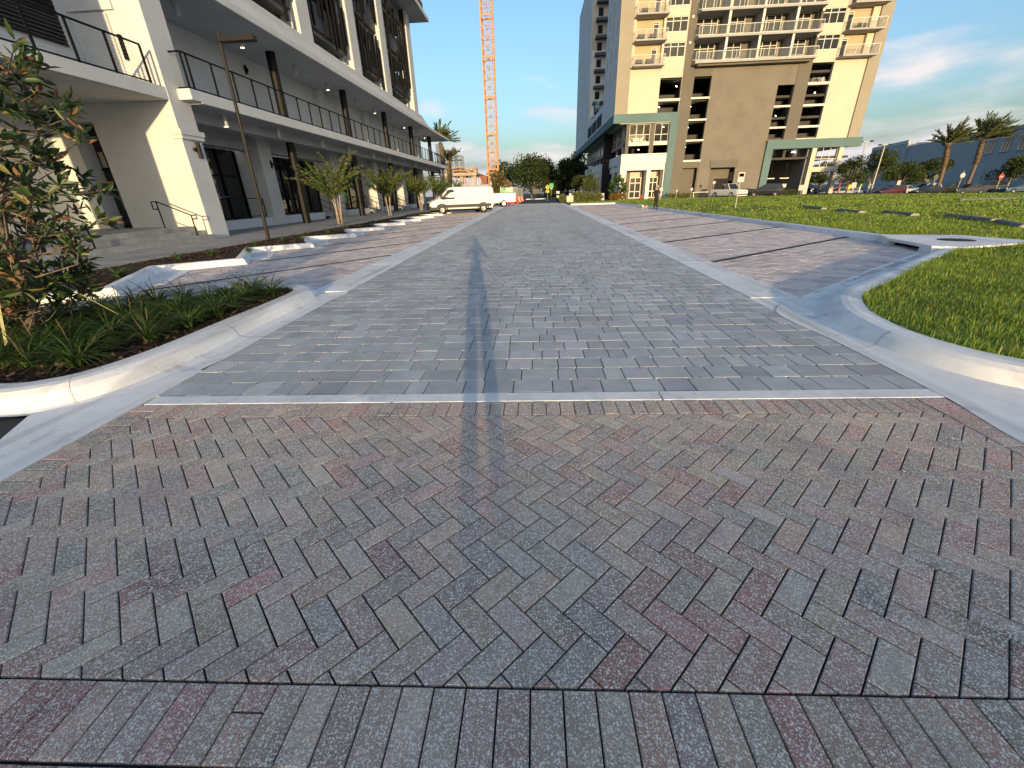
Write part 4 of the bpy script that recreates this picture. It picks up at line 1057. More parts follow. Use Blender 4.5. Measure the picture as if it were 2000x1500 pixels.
# tower flank: grey wall with slots, recess with small balconies, far wing
fl = MB().quad((12.25, TY + .25, 12.02), (12.25, TY + .25, ZT), (12.25, 88.5, ZT), (12.25, 88.5, 12.02)); fl.quad((12.25, 88.5, 12.02), (12.25, 88.5, ZT), (22, 88.5, ZT), (22, 88.5, 12.02)); fl.build('flank_wall', 'tower_grey', TW)
for k in range(9):
    for j, y in enumerate((78.2, 82.2, 86.0)):
        z = ZK[0] + 2.93 * k + (.4 if j == 1 else 0) - 1.2
        w = tp('slot_window', 'tower_glass', 12.20, 12.249, y, y + .55, z, z + 1.7); tp('slot_frame', 'tower_grey', 12.12, 12.2, y - .12, y, z - .1, z + 1.8, parent=w)
tp('recess_wall', 'tower_grey', 12.25, 12.6, 88.51, 112, 12.03, 15.3)
for q in range(3): tp('opening_shade_panel', 'dark_room', 12.2, 12.249, 89.6 + 7.5 * q, 96.2 + 7.5 * q, 12.4, 14.3)  # flat near-black panels on the wall stand in for shade inside the openings
tp('terrace', 'slab_grey', 12.3, 22, 88.6, 112, 15.3, 15.5)
for q in range(2): tp('screen', 'rail_glass', 12.0, 12.04, 92 + 8.5 * q, 98 + 8.5 * q, 15.6, 17.2)
tp('recess_back', 'tower_white', 12.5, 22, 112, 112.4, 15.5, 29.0); tp('recess_back', 'cream', 12.5, 22, 112, 112.4, 29.0, ZT)
for k in range(8):
    z = 16.6 + 2.93 * k
    tp('small_balcony', 'spandrel', 13.0, 17.5, 110.4, 111.99, z - .45, z)
    tp('slot_window', 'tower_glass', 13.5, 14.5, 111.95, 111.99, z + .6, z + 2.0)
tp('far_wing', 'tower_grey', 12.25, 22, 112.5, 128, 12.03, ZT); tp('far_wing', 'tower_grey', 12.25, 22, 128.01, 143, 12.03, ZT)
for k in range(8):
    for y in (131, 136, 140): tp('slot_window', 'tower_glass', 12.2, 12.249, y, y + .5, 14.5 + 2.93 * k, 16 + 2.93 * k)
tp('tower_core', 'tower_grey', 22.01, 49.4, 79.6, 88.4, 17.95, ZT); tp('tower_roof', 'slab_grey', 12.3, 49.45, TY + .3, 88.4, ZT - .01, ZT + .2)
tp('tower_back', 'taupe', 22.0, 23.1, TY + .49, 79.6, 17.95, ZT); tp('tower_back', 'cream', 14.2, 22.0, TY + .61, TY + .8, 17.95, ZT); tp('tower_back', 'cream', 40.0, 49.4, TY + .61, TY + .8, 17.95, ZT)
# podium right: teal frame over the drive-through
tb_ = MB().box(36.0, 50.1, TY - .45, TY + .3, 6.55, 7.78); tb_.box(36.0, 37.1, TY - .4, TY + .25, 0, 6.549); tb_.build('teal_band', 'teal', TW)
tp('podium_soffit', 'soffit', 37.1, 49.5, TY + .3, 108, 6.6, 6.9)
tp('podium_column', 'cream', 43.15, 43.82, TY - .2, TY + .6, 0, 6.549); tp('podium_column', 'cream', 47.2, 47.85, TY - .2, TY + .6, 0, 6.549)
tp('podium_beam', 'cream', 43.82, 47.2, TY - .1, TY + .4, 3.2, 3.9)
wf = MB()
for q in range(4): x = 43.82 + 3.3 * q / 3; wf.box(x, x + .08, TY + .1, TY + .16, 3.9, 6.5)
wf.box(43.82, 47.2, TY + .1, TY + .15, 4.95, 5.05); wf.build('window_grid', 'frame_white', TW)
holed('drive_back', 'garage_concrete', 30, 49.5, 0, 6.6, [(31.5, 34.8, 4.6, 5.9), (36.2, 42.5, 4.6, 5.9), (44, 48.8, 3.6, 6.3), (43.9, 48.8, 0, 2.9)], 104, .4)
for q in range(6): tp('drive_mullion', 'slab_grey', 36.9 + 1.05 * q, 37.0 + 1.05 * q, 104.1, 104.2, 4.6, 5.9)
tp('drive_wall', 'garage_concrete', 42.9, 43.2, TY + .61, 103.9, 0, 6.59); tp('drive_wall', 'garage_concrete', 30.0, 30.2, TY + 12.3, 103.9, 0, 6.59)
rp = MB().add([(33.5, 100, 3.2), (33.5, 80, 1.6), (42.8, 80, .02), (42.8, 100, .02), (33.5, 100, 4.0), (33.5, 80, 2.3), (42.8, 80, .4), (42.8, 100, .4)], [(0, 1, 2, 3), (4, 7, 6, 5), (1, 5, 6, 2)]); rp.build('ramp', 'garage_concrete', TW)
for x in (38.9, 41.2):
    c = MB().box(x, x + .1, TY + 2.5, TY + 2.6, 0, 6.6); c.build('drive_post', 'black_metal', TW); tp('clearance_bar', 'frame_white', x - .7, x + .75, TY + 2.44, TY + 2.49, 2.4, 2.55)
for x, z in ((38.0, 6.3), (42.3, 6.3), (45.4, 6.35)): MB().bar((x, TY + 4, z), (x + .9, TY + 4.1, z), .2, .08).build('tube_lamp', 'tube_lamp', TW)
# ------------------------------------------------------------------ trees
def leaf_cards(C, D, L_, Wd, tints, fold=.25, seed_n=None):
    """one folded four-triangle leaf per row: C centre/base, D direction, L length, Wd width"""
    n = len(C); D = D / (np.linalg.norm(D, axis=1, keepdims=True) + 1e-9)
    q = rg.normal(0, 1, (n, 3)); S = np.cross(D, q); S /= (np.linalg.norm(S, axis=1, keepdims=True) + 1e-9); U = np.cross(S, D)
    L_ = L_[:, None]; w = Wd[:, None] / 2
    V = np.stack([C, C + D * L_ * .28 + S * w * .82 + U * w * fold, C + D * L_ * .62 + S * w * .88 + U * (w * fold - L_ * .03), C + D * L_ - U * L_ * .12, C + D * L_ * .62 - S * w * .88 + U * (w * fold - L_ * .03), C + D * L_ * .28 - S * w * .82 + U * w * fold], 1)
    b = np.arange(n)[:, None] * 6
    F = np.concatenate([b + np.array([[0, 1, 2, 3]]), b + np.array([[0, 3, 4, 5]])], 0)
    return V.reshape(-1, 3), F, np.repeat(tints, 6, 0)
def pick(cols, ws, n, j=.25):
    cols = np.array(cols); ws = np.array(ws, float); ws /= ws.sum()
    return cols[rg.choice(len(cols), n, p=ws)] * rg.uniform(1 - j, 1 + j, (n, 1))
def limb(mb, a, b, r0, r1, wob=.1, n=5, seg=6):
    a, b = Vector(a), Vector(b); L_ = (b - a).length; pts = []; rr = []
    for k in range(seg + 1):
        t = k / seg
        p = a.lerp(b, t) + Vector((rnd.gauss(0, wob), rnd.gauss(0, wob), rnd.gauss(0, wob) + .0)) * L_ * .25 * (math.sin(math.pi * t))
        pts.append(p); rr.append(r0 + (r1 - r0) * t)
    mb.tube(pts, rr, n); return pts

# --- magnolia on the island
MG = thing('magnolia_tree', 'young magnolia with glossy leaves and rusty undersides on the left island', 'tree', (-5.69, 4.16, .11), world=True)
wood = MB()
tr = [(-5.69, 4.16, .08), (-5.60, 4.17, .35), (-5.50, 4.2, .62), (-5.46, 4.22, .95), (-5.48, 4.24, 1.4), (-5.52, 4.25, 1.9), (-5.5, 4.25, 2.4), (-5.52, 4.25, 3.4)]
wood.tube(tr, [.075, .06, .055, .05, .042, .034, .024, .012], 9)
C_, D_ = [], []
tips = []
while len(tips) < 440:
    z = rnd.uniform(.42, 3.7); u = (z - .42) / 3.28
    rmax = .84 + .36 * math.sin(math.pi * min(1, u * 1.1 + .05)) ** .8 - .85 * max(0, u - .72) / .28
    if z < 1.0: rmax *= .72
    a = rnd.uniform(0, 6.283); r_ = rmax * math.sqrt(rnd.uniform(.12, 1))
    x, y = -5.72 + r_ * math.cos(a), 4.25 + r_ * .95 * math.sin(a)
    if math.sin(a * 3 + z * 4) * math.sin(z * 5.3 + a) > .55: continue   # gaps
    if y < 3.0 and z < .8: continue
    tips.append(Vector((x, y, z)))
for t in tips:
    k = min(range(len(tr)), key=lambda i: abs(tr[i][2] - (t.z - .35)))
    if rnd.random() < .5: limb(wood, tr[k], t, .014, .004, .5, 4, 4)
    ax = (t - Vector((-5.52, 4.25, t.z - .3))).normalized()
    for q in range(rnd.randint(9, 14)):
        d = (ax * .7 + Vector((rnd.gauss(0, .8), rnd.gauss(0, .8), rnd.gauss(.15, .7)))).normalized()
        C_.append(t + d * .015 + Vector((rnd.gauss(0, .02), rnd.gauss(0, .02), rnd.gauss(0, .03)))); D_.append(d)
C_ = np.array(C_); D_ = np.array(D_); n = len(C_)
MV = pick([(.040, .072, .022), (.055, .095, .028), (.028, .05, .016), (.10, .13, .035), (.23, .12, .05), (.17, .09, .045), (.20, .19, .06)], [9, 7, 7, 2.5, 2.2, 2, 1], n)
v, f, t = leaf_cards(C_, D_, rg.uniform(.10, .175, n), rg.uniform(.032, .055, n), MV)
nparr('crown', v, f, 'leaf', MG, t)
wood.build('trunk', 'bark', MG, True)
gs = thing('guy_strap', 'pale yellow webbing strap staking the magnolia to the ground', 'strap', (-4.9, 4.66, .12), world=True)
m_ = MB(); a, b = Vector((-5.48, 4.2, 1.0)), Vector((-4.93, 4.66, .17)); m_.bar(a, b, .022, .004); m_.build('webbing', mat('strap', (.55, .52, .25), .7, .1, 6), gs)
m_ = MB(); m_.tube([(-4.93, 4.66, .17), (-4.88, 4.68, .135), (-4.80, 4.66, .13)], .006, 5); m_.tube([(-4.93, 4.66, .2), (-4.90, 4.67, .10)], .010, 5); m_.build('stake', 'scar', gs)
gs = thing('guy_strap', 'pale strap running down to the mulch at the left frame edge', 'strap', (-5.9, 3.5, .12), world=True)
m_ = MB(); m_.bar((-5.6, 4.1, 1.0), (-5.02, 3.42, .15), .022, .004); m_.build('webbing', 'strap', gs)

# --- crape myrtles along the arcade
def crape(loc, h, label, seed):
    r = random.Random(seed)
    T_ = thing('crape_myrtle', label, 'tree', loc, group='small trees along the arcade')
    w = MB(); C, D = [], []
    ns = 4
    for s in range(ns):
        a = s * 6.283 / ns + r.uniform(-.4, .4); b0 = (.10 * math.cos(a), .10 * math.sin(a), 0); sp = r.uniform(.18, .34)
        top = Vector((sp * math.cos(a), sp * math.sin(a), h * r.uniform(.40, .50)))
        w.tube([b0, (Vector(b0) + top) / 2 + Vector((r.gauss(0, .03), r.gauss(0, .03), 0)), top], [.045, .036, .026], 7)
        for q in range(17):
            an = a + r.gauss(0, 1.0); el = r.uniform(.65, 1.42); ln = h * r.uniform(.22, .55); droop = r.uniform(.15, .6)
            d0 = Vector((math.cos(an) * math.cos(el), math.sin(an) * math.cos(el), math.sin(el)))
            st = top * r.uniform(.72, 1.0); pts = []
            for k in range(7):
                t = k / 6; p = st + d0 * ln * t + Vector((math.cos(an), math.sin(an), -1.0)) * (droop * ln * t * t * .42); pts.append(p)
            w.tube(pts, [.011, .009, .008, .006, .005, .004, .003], 4, False)
            for k in range(64):
                t = r.uniform(.12, 1.0); i = min(5, int(t * 6)); p = pts[i].lerp(pts[i + 1], t * 6 - i)
                C.append(tuple(p + Vector((r.gauss(0, .02), r.gauss(0, .02), r.gauss(0, .02))))); D.append((r.gauss(0, 1) + math.cos(an) * .4, r.gauss(0, 1) + math.sin(an) * .4, r.gauss(.1, .6)))
    C = np.array(C); D = np.array(D); n = len(C)
    v, f, t = leaf_cards(C, D, rg.uniform(.09, .17, n), rg.uniform(.045, .075, n), pick([(.06, .105, .022), (.09, .14, .03), (.045, .08, .018), (.15, .17, .04), (.14, .10, .035)], [5, 5, 3, 2, .8], n))
    nparr('crown', v, f, 'dull_leaf', T_, t); w.build('trunk', 'pale_bark', T_, True)
for x, y, h, lb in ((-11.0, 24.4, 4.2, 'nearest small multi-stem tree with feathery arching shoots by the arcade'), (-11.3, 34.2, 4.4, 'second small multi-stem tree from the lamp post, before the arcade'),
                    (-11.2, 43.6, 4.3, 'third small multi-stem tree from the lamp post, left of the van'), (-11.0, 51.5, 4.2, 'fourth small multi-stem tree, just behind the van nose'), (-10.6, 59.5, 4.0, 'farthest small multi-stem tree, behind the van roof by the stair')):
    crape((x, y, .12), h, lb, int(y * 10))

# --- broad trees made of leaf clumps round limbs
def broad_tree(name, label, loc, h, spread, n, leaf, cols, ws, trunk_r=.25, clear=.28, squash=1., seed=1, group=None, m='dull_leaf', lean=0., holes=.35, bark='bark'):
    r = random.Random(seed)
    T_ = thing(name, label, 'tree', loc, group=group)
    w = MB(); top = Vector((lean * h, 0, h * .62)); w.tube([(0, 0, -.1), (lean * h * .3, 0, h * clear), tuple(top)], [trunk_r, trunk_r * .75, trunk_r * .2], 8)
    blobs = []
    nb = 13
    for k in range(nb):
        a = r.uniform(0, 6.283); rr = spread * math.sqrt(r.uniform(.05, 1)) * .72; z = h * r.uniform(clear + .12, .84)
        taper = 1 - .55 * max(0, (z / h - .6) / .4)
        c = Vector((lean * z + rr * taper * math.cos(a), rr * taper * math.sin(a), z)); br = spread * r.uniform(.26, .46)
        blobs.append((c, br)); limb(w, (lean * h * clear, 0, h * clear * r.uniform(.8, 1.3)), c, trunk_r * .45, trunk_r * .08, .3, 5, 4)
    blobs.append((Vector((lean * h, 0, h * .84)), spread * .36))
    per = n // len(blobs); C, D, S = [], [], []
    for c, br in blobs:
        u = rg.normal(0, 1, (per, 3)); u /= np.linalg.norm(u, axis=1, keepdims=True)
        rad = br * rg.uniform(.30, 1.0, (per, 1)) ** .5 * (1 + .22 * np.sin(u[:, :1] * 5 + c.x) * np.sin(u[:, 1:2] * 6 + c.y) + rg.normal(0, .06, (per, 1)))
        p = u * rad; p[:, 2] *= .78 * squash
        keep = (np.sin(p[:, 0] * 3.1 / br + c.y) * np.sin(p[:, 1] * 3.7 / br + c.x) * np.sin(p[:, 2] * 4.1 / br)) < holes
        p = p[keep]; C.append(p + np.array(c)); D.append(u[keep] + rg.normal(0, .9, (len(p), 3)))
    C = np.concatenate(C); D = np.concatenate(D); k = len(C)
    v, f, t = leaf_cards(C, D, leaf * rg.uniform(.6, 1.4, k), leaf * .62 * rg.uniform(.6, 1.4, k), pick(cols, ws, k, .3))
    nparr('crown', v, f, m, T_, t); w.build('trunk', bark, T_, True)
    return T_
OAK = [(.040, .062, .020), (.055, .08, .024), (.028, .044, .015), (.075, .09, .03)]
WS = [4, 3, 4, 1]
# beyond the end of the driveway
broad_tree('oak_tree', 'large dark rounded oak beyond the end of the driveway, left of the green sign', (-1.0, 138, 0), 10.6, 9.0, 12000, .55, OAK, WS, .4, .10, seed=3)
broad_tree('oak_tree', 'dark looser oak right behind the fence at the end of the driveway', (-9.5, 146, 0), 10.5, 6.0, 7500, .5, OAK, WS, .35, .1, seed=4, holes=.15)
broad_tree('oak_tree', 'dark oak between the round oak and the tower, right of the green sign', (6.0, 150, 0), 7.2, 6.5, 7500, .5, OAK, WS, .35, .06, seed=5)
broad_tree('oak_tree', 'low dark tree behind the tower hedge in the driveway gap', (10.6, 150, 0), 11.5, 5.0, 6500, .5, OAK, WS, .35, .1, seed=6)
broad_tree('oak_tree', 'tall dark tree at the far corner of the tower podium', (13.5, 152, 0), 14, 4.5, 6500, .5, OAK, WS, .35, .1, seed=16)
broad_tree('palm_clump', 'scruffy yellow-green palm clump at the foot of the crane', (-6.6, 86, 0), 5.6, 1.7, 2600, .45, [(.10, .11, .03), (.16, .13, .05), (.06, .07, .02), (.24, .17, .09)], [3, 2, 3, 2], .2, .2, seed=8)
broad_tree('dry_shrub', 'dry tan leafless shrub beside the crane foot', (-5.2, 84, 0), 3.9, 1.3, 1800, .30, [(.30, .21, .14), (.22, .15, .10), (.12, .10, .05)], [3, 3, 1], .12, .12, seed=9)
# by the tower
broad_tree('street_tree', 'small round green tree before the tower podium flank', (8.6, 72.5, .1), 3.9, 1.75, 4200, .17, [(.06, .09, .02), (.09, .12, .03), (.14, .13, .04)], [3, 3, 1], .09, .3, seed=10)
broad_tree('street_tree', 'darker twin of the small round tree, further along the flank', (7.6, 79, .1), 4.0, 1.5, 3200, .18, [(.04, .06, .018), (.06, .08, .02)], [3, 3], .09, .3, seed=11)
broad_tree('street_tree', 'dark bushy tree beside the tower drive-through column', (47.6, 72.2, -.05), 5.3, 2.3, 4200, .22, OAK, WS, .12, .2, seed=12)
# along the right-hand car park
for i, (x, y, h, s, lb, ln) in enumerate(((55.5, 92, 6.2, 3.4, 'dark green tree at the left of the car park, by the red lamp', 0), (61, 87, 7.6, 4.4, 'wide olive tree left of the palms before the grey hall', .05),
                                     (67.2, 88, 5.6, 3.2, 'low bright tree at the left palm, before the grey hall', .1), (72.5, 89, 6.2, 3.3, 'bright spreading tree between the two palms', .1), (84.2, 86, 5.8, 3.4, 'low dark tree at the right edge of the frame', 0),
                                     (51.5, 95, 4.2, 2.2, 'small dark tree seen past the tower corner', 0))):
    broad_tree('car_park_tree', lb, (x, y, LOT), h, s, 5200, .26, [(.05, .08, .02), (.075, .11, .026), (.035, .055, .016), (.12, .12, .04)], [4, 3, 3, 1], .16, .3, squash=.8, seed=20 + i, group='trees in the car park', lean=ln, bark='pale_bark')

mat('palm_boot', (.10, .065, .04), .95, .4, 9)
# --- date palms
def palm(label, base, top, nf, fl, seed, boots=True, up=.55, wind=.5):
    r = random.Random(seed); base = Vector(base); top = Vector(top)
    T_ = thing('palm_tree', label, 'palm', tuple(base), group='palms', world=True)
    w = MB(); H = top - base; pts = []; rr = []
    for k in range(25):
        t = k / 24; p = base + H * t + Vector((.25 * math.sin(t * 3.1), 0, 0)); pts.append(p)
        rr.append((.25 if t < .5 else .25 + .10 * min(1, (t - .5) / .2)) * (1 if t < .93 else .75) * (1 + .10 * (k % 2)))
    w.tube(pts, rr, 10)
    bt = MB()
    for q in range(110):   # old leaf bases
        t = .52 + .46 * (q / 110); a_ = q * 2.4; i_ = min(23, int(t * 24)); p = pts[i_].lerp(pts[i_ + 1], t * 24 - i_); r0_ = rr[i_]
        d_ = Vector((math.cos(a_), math.sin(a_), 0)); s_ = Vector((-d_.y, d_.x, 0)) * .09
        b0 = p + d_ * (r0_ * .8); b1 = p + d_ * (r0_ + r.uniform(.10, .22)) + Vector((0, 0, r.uniform(.12, .30)))
        bt.add([tuple(b0 - s_), tuple(b0 + s_), tuple(b1 + s_ * .6), tuple(b1 - s_ * .6), tuple(b0 + Vector((0, 0, .18)))], [(0, 1, 2, 3), (3, 2, 4), (0, 3, 4), (1, 4, 2)])
    stuff(bt.build('leaf_bases', 'palm_boot', T_))
    w.build('trunk', 'palm_bark', T_)
    V, F, T = [], [], []; o = 0; rach = MB(); tp_ = pts[-1]
    for q in range(nf):
        a = r.uniform(0, 6.283); el = r.uniform(.25, 1.45); ln = fl * r.uniform(.75, 1.15)
        d = Vector((math.cos(a) * math.cos(el) + wind * .35, math.sin(a) * math.cos(el), math.sin(el))).normalized(); dr = r.uniform(.05, .30)
        P = [tp_ + d * ln * (k / 8) + Vector((wind * .16 * ln * (k / 8) ** 2, 0, -dr * ln * (k / 8) ** 2)) for k in range(9)]
        rach.tube(P, [.03 - .003 * k for k in range(9)], 4, False)
        C, D = [], []
        for k in range(84):
            t = .12 + .88 * k / 84; i = min(7, int(t * 8)); p = P[i].lerp(P[i + 1], t * 8 - i); tg = (P[i + 1] - P[i]).normalized()
            sd = tg.cross(Vector((0, 0, 1))).normalized() * (1 if k % 2 else -1)
            C.append(tuple(p)); D.append(tuple(tg * .9 + sd * .7 + Vector((0, 0, .25)) + Vector((r.gauss(0, .12), r.gauss(0, .12), r.gauss(0, .12)))))
        C = np.array(C); D = np.array(D); n = len(C)
        v, f, t = leaf_cards(C, D, rg.uniform(.45, .75, n) * fl / 3.2, rg.uniform(.07, .11, n), pick([(.11, .145, .045), (.16, .19, .07), (.07, .10, .03), (.24, .24, .11)], [4, 3, 3, 1.5], n))
        V.append(v); F.append(f + o); T.append(t); o += len(v)
    nparr('crown', np.concatenate(V), np.concatenate(F), 'dull_leaf', T_, np.concatenate(T)); rach.build('frond_stems', 'dull_leaf' if False else 'pale_bark', T_)
palm('left of the two tall date palms before the grey hall', (71.6, 85, LOT), (70.7, 85, 6.9), 44, 3.6, 1)
palm('right one of the two tall date palms, before the hall windows', (76.3, 85, LOT), (76.1, 85, 7.4), 46, 3.9, 2)
palm('small distant palm beside the tower corner lamp post', (55.4, 100, LOT), (55.2, 100, 6.4), 18, 2.4, 3, up=.4, wind=.1)
palm('dark palm rising behind the gallery roof of the arcade', (-17.5, 86, 0), (-17.2, 86, 10.3), 24, 3.4, 4, wind=.6)
palm('palm trunk and fronds behind the gallery railing', (-15.2, 80, 0), (-15.0, 80, 6.6), 16, 2.6, 5, wind=.3)
# --- added hedge, unseen behind the camera, put in to shade the near end of the crossing
shade_hedge = thing('hedge', 'added unseen clipped hedge behind the photographer, shading the near brick crossing', 'hedge', (2, -20, 0), world=True)
MB().box(-11, 17, -20.9, -20.05, -.05, 2.27).build('hedge_core', 'bark', shade_hedge)
n = 9000; C = np.stack([rg.uniform(-11.1, 17.1, n), rg.uniform(-21.0, -19.95, n), rg.uniform(0, 2.31, n)], 1)
f_ = rg.integers(0, 3, n); C[f_ == 0, 1] = -19.98 + rg.normal(0, .03, (f_ == 0).sum()); C[f_ == 1, 2] = 2.29 + rg.normal(0, .025, (f_ == 1).sum()); C[f_ == 2, 1] = -20.97 + rg.normal(0, .03, (f_ == 2).sum())
v, f, t = leaf_cards(C, rg.normal(0, 1, (n, 3)), rg.uniform(.06, .12, n), rg.uniform(.04, .07, n), pick([(.05, .09, .02), (.07, .12, .03), (.04, .065, .018)], [1, 1, 1], n))
nparr('foliage', v, f, 'dull_leaf', shade_hedge, t)
# --- shrubs and beds by the tower
def shrub(name, label, loc, r_, h, cols, n=420, leaf=.16, grp=None, m='dull_leaf'):
    P = rg.normal(0, 1, (n, 3)); P /= np.linalg.norm(P, axis=1, keepdims=True); P *= rg.uniform(.35, 1, (n, 1)) ** .6
    C = P * np.array([r_, r_, h * .55]) + np.array([0, 0, h * .48]); C[:, 2] = np.maximum(C[:, 2], .02)
    v, f, t = leaf_cards(C, P + rg.normal(0, .5, (n, 3)) + np.array([0, 0, .5]), rg.uniform(leaf * .7, leaf * 1.5, n), rg.uniform(leaf * .3, leaf * .55, n), pick(cols, np.ones(len(cols)), n, .3))
    o = nparr(name, v, f, m, None, t); o.location = loc; tag(o, label, 'shrub', grp); return o
YG = [(.17, .19, .035), (.22, .22, .05), (.10, .13, .03)]
CR = [(.38, .13, .04), (.30, .17, .05), (.22, .08, .035), (.14, .14, .03)]
shrub('round_shrub', 'round yellow-green shrub left of the low pale wall', (4.1, 68.3, .1), .55, 1.0, YG)
for i in range(7): shrub('variegated_shrub', 'yellow-green shrub in the row right of the low pale wall, %s from the left' % ORD[i], (6.0 + .62 * i, 69.3 + rnd.uniform(-.3, .3), .1), .5, rnd.uniform(.9, 1.3), YG, grp='yellow-green shrub row')
for i in range(3): shrub('croton_shrub', 'orange-red croton shrub in the bed by the shop doors, %s from the left' % ORD[i], (12.0 + .8 * i, 71.2, .1), .5, .85, CR, grp='croton bed')
shrub('bird_of_paradise', 'large-leaved dark green plant against the sunlit tower corner', (13.0, 72.6, .1), 1.2, 3.2, [(.04, .075, .02), (.06, .10, .025)], 420, .5)
for i in range(5): shrub('hedge_shrub', 'low yellow-green shrub in the row by the teal pier, %s from the left' % ORD[i], (21.6 + .95 * i, 73.6, .1), .6, .6, YG, 300, grp='shrubs by the teal pier')
for i in range(4): shrub('bed_plant', 'low spiky plant in the bed before the drive-through, %s from the left' % ORD[i], (37.2 + .8 * i, 71.5, .05), .5, .7, [(.12, .13, .03), (.08, .10, .03)], 260, grp='plants before the drive-through')
for i in range(6): shrub('car_park_hedge', 'low dull shrub in the car-park hedge beyond the lawn, %s from the left' % ORD[i], (62 + 1.5 * i, 76 + .4 * i, LOT), .8, 1.0, [(.08, .09, .03), (.06, .07, .025)], 260, .2, grp='car-park hedge')
# ------------------------------------------------------------------ vehicles
mat('van_white', (.74, .73, .70), .32, .02, 2, spec=.5, objc=True)
mat('trim_grey', (.06, .062, .065), .7, .08, 6, objc=True)
mat('tyre', (.02, .02, .02), .9, .1, 9, objc=True)
mat('rim', (.40, .40, .40), .4, .05, 5, metal=.6, objc=True)
mat('lamp_clear', (.75, .75, .72), .15, .02, 5, spec=.7, objc=True)
mat('lamp_red', (.35, .02, .02), .25, .05, 5, objc=True)
glass('car_glass', (.02, .023, .026), .04)
def paint(name, c): return mat(name, c, .25, .02, 2, spec=.6, objc=True)
for nm, c in (('paint_black', (.012, .012, .014)), ('paint_maroon', (.10, .012, .018)), ('paint_blue', (.05, .09, .14)), ('paint_silver', (.42, .43, .44)), ('paint_white', (.72, .72, .70)), ('paint_gold', (.48, .40, .24)), ('paint_red', (.35, .02, .015)), ('paint_graphite', (.05, .053, .058))): paint(nm, c)

def wheel(mb_parent, x, y, r=.35, w=.24):
    t = MB().lathe((x, y, r), [(r * .60, -w / 2), (r * .93, -w / 2), (r, -w * .36), (r, w * .36), (r * .93, w / 2), (r * .60, w / 2)], 22, 'y').build('tyre', 'tyre', mb_parent)
    sg = -1 if y < 0 else 1
    rm = MB().lathe((x, y, r), [(0, sg * w * .40), (r * .16, sg * w * .42), (r * .20, sg * w * .30), (r * .52, sg * w * .34), (r * .60, sg * w * .48), (r * .62, sg * w * .46), (r * .62, -sg * w * .4), (0, -sg * w * .4)], 22, 'y')
    rm.build('rim', 'rim', t)
    return t
def body_loft(st, n_round=3):
    """st: list of (x, [(half_width, z) ring from sill to roof centre]) -> closed shell mirrored in y"""
    mb = MB(); rings = []
    for x, ring in st:
        full = [(-w, z) for w, z in ring] + [(w, z) for w, z in ring[::-1] if w > 1e-4]
        rings.append([(x, y, z) for y, z in full])
    m = len(rings[0]); v = [p for r in rings for p in r]; f = []
    for i in range(len(rings) - 1):
        for k in range(m): f.append((i * m + k, (i + 1) * m + k, (i + 1) * m + (k + 1) % m, i * m + (k + 1) % m))
    f += [tuple(range(m - 1, -1, -1))[::-1], tuple((len(rings) - 1) * m + k for k in range(m))[::-1]]
    return mb.add(v, f)
